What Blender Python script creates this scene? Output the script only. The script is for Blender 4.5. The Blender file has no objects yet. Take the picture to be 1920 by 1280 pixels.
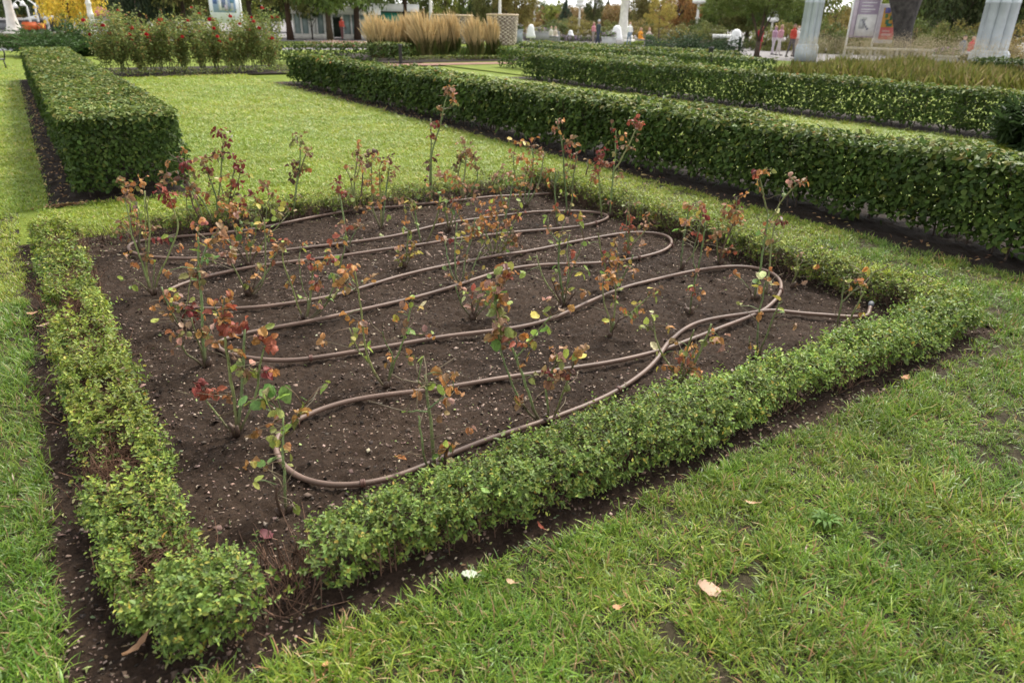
import bpy, math, random
import numpy as np
from mathutils import Vector, Matrix

random.seed(7)
RNG = np.random.default_rng(11)
scene = bpy.context.scene
COL = scene.collection

# ------------------------------------------------------------------ camera
FPX, PITCH, ROLL, YAW, CH = 1327.57, 0.424887, 0.0181763, 0.585856, 1.6
_f = np.array([math.sin(YAW) * math.cos(PITCH), math.cos(YAW) * math.cos(PITCH), -math.sin(PITCH)])
_r0 = np.array([math.cos(YAW), -math.sin(YAW), 0.0])
_u0 = np.cross(_r0, _f)
_r = math.cos(ROLL) * _r0 + math.sin(ROLL) * _u0
_u = -math.sin(ROLL) * _r0 + math.cos(ROLL) * _u0
CAM = np.array([0.0, 0.0, CH])
cd = bpy.data.cameras.new("camera")
cd.sensor_width = 36.0
cd.lens = 36.0 * FPX / 1920.0
cd.clip_start = 0.05
cd.clip_end = 3000
cd.dof.use_dof = True
cd.dof.focus_distance = 3.6
cd.dof.aperture_fstop = 3.0
cam = bpy.data.objects.new("camera", cd)
COL.objects.link(cam)
cam.matrix_world = Matrix(((_r[0], _u[0], -_f[0], 0), (_r[1], _u[1], -_f[1], 0), (_r[2], _u[2], -_f[2], CH), (0, 0, 0, 1)))
scene.camera = cam

# ------------------------------------------------------------------ sky, sun, exposure
SUN_EL, SUN_AZ = math.radians(52), math.radians(62)      # azimuth from +Y towards +X
world = bpy.data.worlds.new("World")
scene.world = world
world.use_nodes = True
wn, wl = world.node_tree.nodes, world.node_tree.links
wn.clear()
wo = wn.new("ShaderNodeOutputWorld")
wb = wn.new("ShaderNodeBackground")
sk = wn.new("ShaderNodeTexSky")
sk.sky_type = 'NISHITA'
sk.sun_disc = False
sk.sun_elevation = SUN_EL
sk.sun_rotation = SUN_AZ
sk.dust_density = 2.0
sk.air_density = 1.0
hs = wn.new("ShaderNodeHueSaturation")
hs.inputs['Saturation'].default_value = 0.05
wl.new(sk.outputs[0], hs.inputs['Color'])
wl.new(hs.outputs[0], wb.inputs[0])
wb.inputs[1].default_value = 0.11
wl.new(wb.outputs[0], wo.inputs[0])
sd = bpy.data.lights.new("sun", 'SUN')
sd.energy = 1.5
sd.angle = math.radians(12)
sd.color = (1.0, 0.935, 0.82)
sun = bpy.data.objects.new("sun", sd)
COL.objects.link(sun)
_sd = Vector((math.sin(SUN_AZ) * math.cos(SUN_EL), math.cos(SUN_AZ) * math.cos(SUN_EL), math.sin(SUN_EL)))
sun.rotation_euler = (-_sd).to_track_quat('-Z', 'Y').to_euler()
vs = scene.view_settings
vs.view_transform = 'Standard'
vs.look = 'None'
vs.exposure = 1.95
vs.gamma = 1.0
vs.use_curve_mapping = False
scene.cycles.use_denoising = True
scene.cycles.max_bounces = 6
scene.cycles.diffuse_bounces = 3
scene.cycles.glossy_bounces = 2
scene.cycles.transmission_bounces = 4
scene.cycles.transparent_max_bounces = 6

# ------------------------------------------------------------------ photo <-> world
def ray(x, y):
    return (x - 960) / FPX * _r - (y - 640) / FPX * _u + _f

def gp(x, y, z=0.0):
    d = ray(x, y)
    t = (z - CH) / d[2]
    return CAM + d * t

def up_at(base, x, y, dd=0.0):
    """point above/beside a base, in the upright plane through it that faces the lens (dd: metres behind that plane)"""
    n = np.array([base[0], base[1]]); L = np.linalg.norm(n); n = n / L
    d = ray(x, y)
    return CAM + d * ((L + dd) / (d[0] * n[0] + d[1] * n[1]))

def along(px, dist):
    d = ray(px, 40.0)
    h = np.array([d[0], d[1]]); h /= np.linalg.norm(h)
    return np.array([h[0] * dist, h[1] * dist, 0.0])

def project(P):
    P = np.asarray(P, float) - CAM
    z = P @ _f
    return 960 + FPX * (P @ _r) / z, 640 - FPX * (P @ _u) / z, z

# ------------------------------------------------------------------ noise
def _hash(ix, iy, iz, s):
    h = (ix * 374761393 + iy * 668265263 + iz * 2147483647 + s * 1274126177) & 0xffffffff
    h = ((h ^ (h >> 13)) * 1274126177) & 0xffffffff
    h = (h ^ (h >> 16)) & 0xffffffff
    return h.astype(np.float64) / 4294967295.0

def noise3(P, freq=1.0, seed=0):
    P = np.asarray(P, float) * freq
    i = np.floor(P).astype(np.int64); f = P - i
    f = f * f * (3 - 2 * f)
    out = 0
    for dx in (0, 1):
        for dy in (0, 1):
            for dz in (0, 1):
                w = (f[:, 0] if dx else 1 - f[:, 0]) * (f[:, 1] if dy else 1 - f[:, 1]) * (f[:, 2] if dz else 1 - f[:, 2])
                out = out + w * _hash(i[:, 0] + dx, i[:, 1] + dy, i[:, 2] + dz, seed)
    return out

def norm(v):
    return v / np.maximum(np.linalg.norm(v, axis=-1, keepdims=True), 1e-9)

# ------------------------------------------------------------------ mesh builder
class MB:
    def __init__(s):
        s.v = []; s.f = []; s.c = []; s.n = 0
    def add(s, verts, faces, col=(1, 1, 1)):
        verts = np.asarray(verts, float).reshape(-1, 3)
        s.v.append(verts)
        faces = faces if isinstance(faces, list) else [faces]
        for fa in faces:
            fa = np.asarray(fa, np.int64)
            if fa.size:
                s.f.append(fa + s.n)
        c = np.asarray(col, float)
        if c.ndim == 1:
            c = np.tile(c, (len(verts), 1))
        s.c.append(c)
        s.n += len(verts)
        return s
    def box(s, lo, hi, col=(1, 1, 1)):
        x0, y0, z0 = lo; x1, y1, z1 = hi
        v = [(x0, y0, z0), (x1, y0, z0), (x1, y1, z0), (x0, y1, z0), (x0, y0, z1), (x1, y0, z1), (x1, y1, z1), (x0, y1, z1)]
        f = [(0, 3, 2, 1), (4, 5, 6, 7), (0, 1, 5, 4), (1, 2, 6, 5), (2, 3, 7, 6), (3, 0, 4, 7)]
        return s.add(v, np.array(f), col)
    def obox(s, c, ax, ay, az, col=(1, 1, 1)):
        c, ax, ay, az = [np.asarray(q, float) for q in (c, ax, ay, az)]
        v = [c + i * ax + j * ay + k * az for k in (-1, 1) for (i, j) in ((-1, -1), (1, -1), (1, 1), (-1, 1))]
        f = [(0, 3, 2, 1), (4, 5, 6, 7), (0, 1, 5, 4), (1, 2, 6, 5), (2, 3, 7, 6), (3, 0, 4, 7)]
        return s.add(v, np.array(f), col)
    def tube(s, pts, rad, n=6, col=(1, 1, 1), cap=True):
        P = np.asarray(pts, float); m = len(P)
        R = np.full(m, rad, float) if np.isscalar(rad) else np.asarray(rad, float)
        T = norm(np.gradient(P, axis=0))
        ref = np.array([0, 0, 1.0]) if abs(T[0][2]) < 0.9 else np.array([1.0, 0, 0])
        a = norm(np.cross(T[0], ref)); A = [a]
        for i in range(1, m):
            a = A[-1] - T[i] * (A[-1] @ T[i]); A.append(norm(a))
        A = np.array(A); B = np.cross(T, A)
        th = np.linspace(0, 2 * math.pi, n, endpoint=False)
        V = P[:, None, :] + R[:, None, None] * (np.cos(th)[None, :, None] * A[:, None, :] + np.sin(th)[None, :, None] * B[:, None, :])
        V = V.reshape(-1, 3)
        i = np.arange(m - 1)[:, None] * n; j = np.arange(n)[None, :]; j2 = (j + 1) % n
        F = np.stack([i + j, i + j2, i + n + j2, i + n + j], -1).reshape(-1, 4)
        c = np.asarray(col, float)
        if c.ndim == 2 and len(c) == m:
            c = np.repeat(c, n, axis=0)
        fs = [F]
        if cap and n <= 12:
            fs += [np.array([list(range(n))[::-1]]), np.array([[(m - 1) * n + k for k in range(n)]])]
        return s.add(V, fs, c)
    def lathe(s, prof, center=(0, 0, 0), n=16, col=(1, 1, 1)):
        cx, cy, cz = center
        return s.tube([(cx, cy, cz + z) for r, z in prof], [max(r, 1e-4) for r, z in prof], n, col)
    def build(s, name, mat, parent=None, smooth=False):
        V = np.concatenate(s.v) if s.v else np.zeros((0, 3))
        if parent is not None:
            o = parent; off = np.zeros(3)
            while o is not None:
                off = off + np.array(o.location); o = o.parent
            V = V - off
        me = bpy.data.meshes.new(name)
        me.vertices.add(len(V)); me.vertices.foreach_set("co", V.ravel())
        loops = np.concatenate([f.ravel() for f in s.f]); sizes = np.concatenate([np.full(len(f), f.shape[1]) for f in s.f])
        me.loops.add(len(loops)); me.loops.foreach_set("vertex_index", loops.astype(np.int32))
        me.polygons.add(len(sizes))
        me.polygons.foreach_set("loop_start", np.concatenate([[0], np.cumsum(sizes)[:-1]]).astype(np.int32))
        if smooth:
            me.polygons.foreach_set("use_smooth", np.ones(len(sizes), bool))
        me.update(calc_edges=True)
        C = np.concatenate(s.c); C = np.concatenate([C, np.ones((len(C), 1))], 1)
        a = me.color_attributes.new("Col", 'FLOAT_COLOR', 'POINT')
        a.data.foreach_set("color", C.ravel())
        me.materials.append(mat)
        o = bpy.data.objects.new(name, me)
        COL.objects.link(o)
        if parent is not None:
            o.parent = parent
        return o

def tag(o, label=None, cat=None, group=None, kind=None):
    if label: o["label"] = label
    if cat: o["category"] = cat
    if group: o["group"] = group
    if kind: o["kind"] = kind
    return o

def thing(name, loc, label, cat, group=None):
    o = bpy.data.objects.new(name, None)
    o.empty_display_size = 0.1
    COL.objects.link(o)
    o.location = [float(q) for q in loc]
    return tag(o, label, cat, group)

# ------------------------------------------------------------------ materials
def _new(name):
    m = bpy.data.materials.new(name); m.use_nodes = True
    n = m.node_tree.nodes; n.clear()
    return m, n, m.node_tree.links

def mat_leaf(name, source='attr', rough=0.45, transl=0.28, spec=0.35, vary=0.0):
    m, n, l = _new(name)
    out = n.new("ShaderNodeOutputMaterial"); b = n.new("ShaderNodeBsdfPrincipled")
    b.inputs['Roughness'].default_value = rough
    b.inputs['Specular IOR Level'].default_value = spec
    if source == 'attr':
        c = n.new("ShaderNodeAttribute"); c.attribute_name = "Col"; co = c.outputs['Color']
    else:
        c = n.new("ShaderNodeObjectInfo"); co = c.outputs['Color']
    if source == 'inst':
        c = n.new("ShaderNodeAttribute"); c.attribute_name = "Col"
        c2 = n.new("ShaderNodeAttribute"); c2.attribute_type = 'INSTANCER'; c2.attribute_name = "tint"
        mx = n.new("ShaderNodeMix"); mx.data_type = 'RGBA'; mx.blend_type = 'MULTIPLY'
        mx.inputs[0].default_value = 1.0
        l.new(c.outputs['Color'], mx.inputs[6]); l.new(c2.outputs['Color'], mx.inputs[7]); co = mx.outputs[2]
    if vary > 0:
        tc = n.new("ShaderNodeTexCoord"); no = n.new("ShaderNodeTexNoise"); no.inputs['Scale'].default_value = 90
        l.new(tc.outputs['Object'], no.inputs['Vector'])
        mp = n.new("ShaderNodeMapRange"); mp.inputs[1].default_value = .3; mp.inputs[2].default_value = .7
        mp.inputs[3].default_value = 1 - vary; mp.inputs[4].default_value = 1 + vary
        l.new(no.outputs[0], mp.inputs[0])
        vm = n.new("ShaderNodeVectorMath"); vm.operation = 'SCALE'
        l.new(co, vm.inputs[0]); l.new(mp.outputs[0], vm.inputs['Scale']); co = vm.outputs[0]
    l.new(co, b.inputs['Base Color'])
    if transl > 0:
        t = n.new("ShaderNodeBsdfTranslucent"); l.new(co, t.inputs['Color'])
        mi = n.new("ShaderNodeMixShader"); mi.inputs[0].default_value = transl
        l.new(b.outputs[0], mi.inputs[1]); l.new(t.outputs[0], mi.inputs[2]); l.new(mi.outputs[0], out.inputs[0])
    else:
        l.new(b.outputs[0], out.inputs[0])
    return m

def mat_plain(name, col, rough=0.6, var=0.15, scale=8.0, bump=0.0, bscale=60.0, spec=0.4, metal=0.0, use_attr=False, col2=None):
    m, n, l = _new(name)
    out = n.new("ShaderNodeOutputMaterial"); b = n.new("ShaderNodeBsdfPrincipled")
    b.inputs['Roughness'].default_value = rough; b.inputs['Specular IOR Level'].default_value = spec; b.inputs['Metallic'].default_value = metal
    tc = n.new("ShaderNodeTexCoord"); no = n.new("ShaderNodeTexNoise")
    no.inputs['Scale'].default_value = scale; no.inputs['Detail'].default_value = 5
    l.new(tc.outputs['Object'], no.inputs['Vector'])
    r = n.new("ShaderNodeValToRGB")
    c2 = col2 or [min(1, q * (1 + var)) for q in col]; c1 = col if col2 else [q * (1 - var) for q in col]
    r.color_ramp.elements[0].position = .35; r.color_ramp.elements[1].position = .65
    r.color_ramp.elements[0].color = (*c1, 1); r.color_ramp.elements[1].color = (*c2, 1)
    l.new(no.outputs[0], r.inputs[0]); co = r.outputs[0]
    if use_attr:
        a = n.new("ShaderNodeAttribute"); a.attribute_name = "Col"
        mx = n.new("ShaderNodeMix"); mx.data_type = 'RGBA'; mx.blend_type = 'MULTIPLY'; mx.inputs[0].default_value = 1
        l.new(co, mx.inputs[6]); l.new(a.outputs['Color'], mx.inputs[7]); co = mx.outputs[2]
    l.new(co, b.inputs['Base Color'])
    if bump:
        nb = n.new("ShaderNodeTexNoise"); nb.inputs['Scale'].default_value = bscale; nb.inputs['Detail'].default_value = 6
        l.new(tc.outputs['Object'], nb.inputs['Vector'])
        bp = n.new("ShaderNodeBump"); bp.inputs['Strength'].default_value = bump; bp.inputs['Distance'].default_value = .02
        l.new(nb.outputs[0], bp.inputs['Height']); l.new(bp.outputs[0], b.inputs['Normal'])
    l.new(b.outputs[0], out.inputs[0])
    return m

M_LEAF = mat_leaf("hedge_leaf", 'attr', .55, .28, .16)
M_LEAF_OBJ = mat_leaf("single_leaf", 'obj', .55, .28, .16)
M_SMALL = mat_leaf("edging_leaf", 'attr', .5, .3, .3)
M_SMALL_OBJ = mat_leaf("edging_single_leaf", 'obj', .5, .3, .3)
M_ROSELEAF = mat_leaf("rose_leaf", 'obj', .55, .3, .25, vary=.4)
for _n in M_ROSELEAF.node_tree.nodes:
    if _n.type == 'TEX_NOISE':
        _n.inputs['Scale'].default_value = 4.5; _n.inputs['Detail'].default_value = 4
M_GRASS = mat_leaf("grass_blade", 'inst', .42, .32, .4)
M_FAR = mat_leaf("far_foliage", 'attr', .6, .3, .2)
M_FARO = mat_leaf("far_crown", 'obj', .6, .3, .2)
M_BARK = mat_plain("bark", (.075, .052, .038), .9, .35, 14, .5, 40, use_attr=True)
M_TWIG = mat_plain("twig", (.6, .6, .6), .85, .3, 30, .3, 90, use_attr=True)
M_CANE = mat_plain("rose_cane", (.85, .85, .85), .6, .22, 40, .15, 120, use_attr=True)
M_ATTR = mat_plain("painted", (.9, .9, .9), .6, .06, 6, use_attr=True)
M_CHIP = mat_plain("chips", (.85, .85, .85), .9, .3, 60, .2, 200, use_attr=True)

def mat_soil(name, dark, light, sc=9.0):
    m, n, l = _new(name)
    out = n.new("ShaderNodeOutputMaterial"); b = n.new("ShaderNodeBsdfPrincipled")
    b.inputs['Roughness'].default_value = .95; b.inputs['Specular IOR Level'].default_value = .15
    tc = n.new("ShaderNodeTexCoord")
    n1 = n.new("ShaderNodeTexNoise"); n1.inputs['Scale'].default_value = 1.3; n1.inputs['Detail'].default_value = 3
    n2 = n.new("ShaderNodeTexNoise"); n2.inputs['Scale'].default_value = sc * 7; n2.inputs['Detail'].default_value = 7; n2.inputs['Roughness'].default_value = .7
    l.new(tc.outputs['Object'], n1.inputs['Vector']); l.new(tc.outputs['Object'], n2.inputs['Vector'])
    ad = n.new("ShaderNodeMath"); ad.operation = 'MULTIPLY_ADD'; ad.inputs[1].default_value = .5
    l.new(n1.outputs[0], ad.inputs[0]); l.new(n2.outputs[0], ad.inputs[2])
    r = n.new("ShaderNodeValToRGB"); r.color_ramp.elements[0].position = .55; r.color_ramp.elements[1].position = 1.0
    r.color_ramp.elements[0].color = (*dark, 1); r.color_ramp.elements[1].color = (*light, 1)
    l.new(ad.outputs[0], r.inputs[0]); l.new(r.outputs[0], b.inputs['Base Color'])
    bp = n.new("ShaderNodeBump"); bp.inputs['Strength'].default_value = .9; bp.inputs['Distance'].default_value = .012
    l.new(n2.outputs[0], bp.inputs['Height']); l.new(bp.outputs[0], b.inputs['Normal'])
    l.new(b.outputs[0], out.inputs[0])
    return m

M_SOIL = mat_soil("bed_soil", (.011, .0066, .0043), (.047, .030, .020))
M_SOILD = mat_soil("edge_soil", (.010, .007, .005), (.035, .025, .019))

def mat_lawn():
    m, n, l = _new("lawn_turf")
    out = n.new("ShaderNodeOutputMaterial"); b = n.new("ShaderNodeBsdfPrincipled")
    b.inputs['Roughness'].default_value = .9; b.inputs['Specular IOR Level'].default_value = .1
    tc = n.new("ShaderNodeTexCoord")
    a = n.new("ShaderNodeTexNoise"); a.inputs['Scale'].default_value = 1.1; a.inputs['Detail'].default_value = 6; a.inputs['Roughness'].default_value = .65
    f = n.new("ShaderNodeTexNoise"); f.inputs['Scale'].default_value = 55; f.inputs['Detail'].default_value = 6; f.inputs['Roughness'].default_value = .8
    l.new(tc.outputs['Object'], a.inputs['Vector']); l.new(tc.outputs['Object'], f.inputs['Vector'])
    r = n.new("ShaderNodeValToRGB"); cr = r.color_ramp
    cr.elements[0].position = .36; cr.elements[0].color = (.07, .105, .014, 1)
    cr.elements[1].position = .66; cr.elements[1].color = (.175, .205, .032, 1)
    e = cr.elements.new(.52); e.color = (.12, .155, .022, 1)
    mx = n.new("ShaderNodeMath"); mx.operation = 'MULTIPLY_ADD'; mx.inputs[1].default_value = .5
    h = n.new("ShaderNodeMath"); h.operation = 'MULTIPLY'; h.inputs[1].default_value = .5
    l.new(f.outputs[0], h.inputs[0]); l.new(a.outputs[0], mx.inputs[0]); l.new(h.outputs[0], mx.inputs[2])
    l.new(mx.outputs[0], r.inputs[0]); l.new(r.outputs[0], b.inputs['Base Color'])
    bp = n.new("ShaderNodeBump"); bp.inputs['Strength'].default_value = .8; bp.inputs['Distance'].default_value = .02
    l.new(f.outputs[0], bp.inputs['Height']); l.new(bp.outputs[0], b.inputs['Normal'])
    l.new(b.outputs[0], out.inputs[0])
    return m
M_LAWN = mat_lawn()
M_THATCH = mat_soil("thatch", (.016, .012, .007), (.06, .05, .028), 6)
M_PAVE = mat_plain("paving", (.19, .18, .18), .95, .12, 1.5, .2, 20, spec=.03)
M_ASPH = mat_plain("asphalt", (.14, .14, .15), .95, .12, 3, .2, 60, spec=.05)
M_BRICKPATH = mat_plain("brick_path", (.20, .125, .095), .95, .2, 4, .3, 30, spec=.05)
M_WHITE = mat_plain("white_paint", (.74, .74, .72), .5, .06, 2)
M_STONE = mat_plain("pale_stone", (.62, .60, .56), .75, .12, 3, .15, 30)
M_BLACK = mat_plain("black_metal", (.02, .02, .022), .5, .2, 10)
M_HOSE = mat_plain("brown_pipe", (.118, .072, .052), .55, .24, 5, .05, 60, spec=.45)
M_HOSE2 = mat_plain("clip_plastic", (.10, .045, .034), .5, .2, 20)

# ------------------------------------------------------------------ ground
def sheet(name, x0, x1, y0, y1, z, mat, kind="structure", nx=1, ny=1, fn=None):
    xs = np.linspace(x0, x1, nx + 1); ys = np.linspace(y0, y1, ny + 1)
    X, Y = np.meshgrid(xs, ys, indexing='ij')
    P = np.stack([X.ravel(), Y.ravel(), np.full(X.size, z)], 1)
    if fn is not None:
        P[:, 2] += fn(P)
    i = np.arange(nx)[:, None] * (ny + 1); j = np.arange(ny)[None, :]
    F = np.stack([i + j, i + ny + 1 + j, i + ny + 2 + j, i + j + 1], -1).reshape(-1, 4)
    o = MB().add(P, F).build(name, mat, smooth=fn is not None)
    o["kind"] = kind
    return o

sheet("ground", -700, 700, -300, 900, -0.06, M_PAVE)
sheet("lawn", -40, 33, -20, 41, -0.03, M_LAWN)
sheet("lawn", -6, 40, 44.6, 56, -0.035, M_LAWN)

def undul(P):
    return .012 * (noise3(P * [1, 1, 0], 2.2, 5) - .5) + .008 * (noise3(P * [1, 1, 0], 7, 6) - .5)

# lawn pieces (turf lies about 2 cm above the dug soil)
BX0, BX1, BY0, BY1 = -0.26, 4.50, 1.50, 6.34       # outer edge of the dug bed
LAWNS = [("lawn", BX1 - .02, 5.62, -2.0, 6.34, 20, 140), ("lawn", BX0, BX1 - .02, -2.0, BY0, 90, 70), ("lawn", -6.0, BX0, -2.0, 7.5, 60, 100),
         ("lawn", -6.0, -.02, 7.5, 41.0, 40, 100), ("lawn", BX0, 5.62, 6.34, 7.5, 80, 20), ("lawn", 1.28, 5.62, 7.5, 23.2, 60, 120),
         ("lawn", 6.95, 12.55, -2, 24.5, 60, 120), ("lawn", 1.0, 12, 27.3, 45, 10, 10), ("lawn", 13.7, 30, -2, 30, 10, 10), ("lawn", 8.0, 12.5, 24.5, 27.3, 10, 10)]
for nm, a, b, c, d, nx, ny in LAWNS:
    near = math.hypot(max(a, 0), max(c, 0)) < 5.0
    sheet(nm, a, b, c, d, 0.0, M_THATCH if near and c < 2 else M_LAWN, nx=nx, ny=ny, fn=undul)

# dug soil: the rose bed and the strips under the clipped hedges
def lumps(P):
    Q = P * [1, 1, 0]
    return .022 * (noise3(Q, 5, 1) - .5) + .018 * (noise3(Q, 14, 2) - .5) + .016 * (noise3(Q, 38, 3) - .5) + .013 * (noise3(Q, 75, 4) - .5)
def lumps_edge(P):
    return lumps(P) - .006
sheet("flower_bed_soil", BX0 - .05, BX1 + .05, BY0 - .05, BY1 + .05, -0.004, M_SOIL, nx=330, ny=330, fn=lumps)
sheet("soil_strip", 5.5, 7.0, -1.5, 20.6, -0.006, M_SOILD, nx=50, ny=400, fn=lumps_edge)
sheet("soil_strip", -.03, 1.34, 7.48, 23.4, -0.006, M_SOILD, nx=60, ny=500, fn=lumps_edge)
sheet("soil_strip", 12.5, 13.9, 4.6, 19.6, 0.012, M_SOILD)
sheet("soil_strip", 1.0, 8.1, 23.3, 27.4, 0.012, M_SOILD)
sheet("path", 7.9, 17.2, 25.7, 27.0, 0.018, M_BRICKPATH)
sheet("soil_strip", 12.2, 20.5, 27.6, 36, 0.024, M_SOILD)
sheet("road", -60, 4.0, 41.2, 44.5, 0.0, M_ASPH)
sheet("soil_strip", -20, 6, 45.2, 54, 0.006, M_SOILD)

# ------------------------------------------------------------------ leaves
def leaf_cloud(mb, P, D, N, L, W, C, fold=.18, droop=.12):
    n = len(P); S = np.cross(D, N)
    L = L[:, None]; W = W[:, None]
    v = np.stack([P,
                  P + D * L * .32 + S * W * .46 + N * W * fold,
                  P + D * L * .68 + S * W * .30 + N * (W * fold - L * droop * .4),
                  P + D * L - N * L * droop,
                  P + D * L * .68 - S * W * .30 + N * (W * fold - L * droop * .4),
                  P + D * L * .32 - S * W * .46 + N * W * fold], 1).reshape(-1, 3)
    i = np.arange(n)[:, None] * 6
    F = np.concatenate([i + np.array([[0, 3, 2, 1]]), i + np.array([[0, 5, 4, 3]])])
    mb.add(v, F, np.repeat(C, 6, axis=0))

def unit_leaf(name, mat, k=0):
    mb = MB()
    d = .10 + .05 * k
    v = [(0, 0, 0), (.36, .18, .10), (.5, .42, .12), (.36, .72, .06), (0, 1, -d), (-.36, .72, .06), (-.5, .42, .12), (-.36, .18, .10), (0, .42, .0), (0, .72, -.03)]
    mb.add(v, [np.array([(0, 8, 2, 1), (8, 9, 3, 2), (0, 7, 6, 8), (8, 6, 5, 9)]), np.array([(9, 4, 3), (9, 5, 4)])])
    o = mb.build(name, mat); COL.objects.unlink(o)
    return o.data
UL_HEDGE = [unit_leaf("hedge_leaf_blade", M_LEAF_OBJ, k) for k in range(3)]
UL_SMALL = [unit_leaf("edging_leaf_blade", M_SMALL_OBJ, k) for k in range(3)]

def leaf_objects(parent, data, P, D, N, L, W, C):
    S = np.cross(D, N); loc = np.array(parent.location)
    for i in range(len(P)):
        o = bpy.data.objects.new("leaf", data[i % len(data)])
        COL.objects.link(o); o.parent = parent
        s, d, n, p = S[i] * W[i], D[i] * L[i], N[i] * W[i], P[i] - loc
        o.matrix_local = Matrix(((s[0], d[0], n[0], p[0]), (s[1], d[1], n[1], p[1]), (s[2], d[2], n[2], p[2]), (0, 0, 0, 1)))
        o.color = (*C[i], 1)

def pick(pal, n, rng):
    w = np.array([q[0] for q in pal], float); w /= w.sum()
    k = rng.choice(len(pal), n, p=w)
    C = np.array([q[1] for q in pal])[k]
    return C * rng.uniform(.75, 1.25, (n, 1)) * rng.uniform(.93, 1.07, (n, 3))

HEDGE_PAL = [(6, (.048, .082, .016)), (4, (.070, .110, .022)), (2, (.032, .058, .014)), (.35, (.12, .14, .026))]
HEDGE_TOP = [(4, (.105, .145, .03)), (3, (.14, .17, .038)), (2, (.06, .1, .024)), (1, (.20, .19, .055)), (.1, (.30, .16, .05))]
EDGE_PAL = [(6, (.150, .225, .040)), (5, (.11, .175, .036)), (3, (.20, .255, .046)), (.8, (.30, .29, .055)), (.12, (.42, .30, .05))]
EDGE_OLIVE = [(5, (.13, .175, .026)), (5, (.09, .13, .022)), (3, (.18, .205, .03)), (1.2, (.11, .085, .03)), (.5, (.14, .07, .03))]
EDGE_YEL = [(5, (.185, .235, .034)), (4, (.14, .20, .03)), (3, (.25, .27, .042)), (.7, (.15, .10, .04))]

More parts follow.
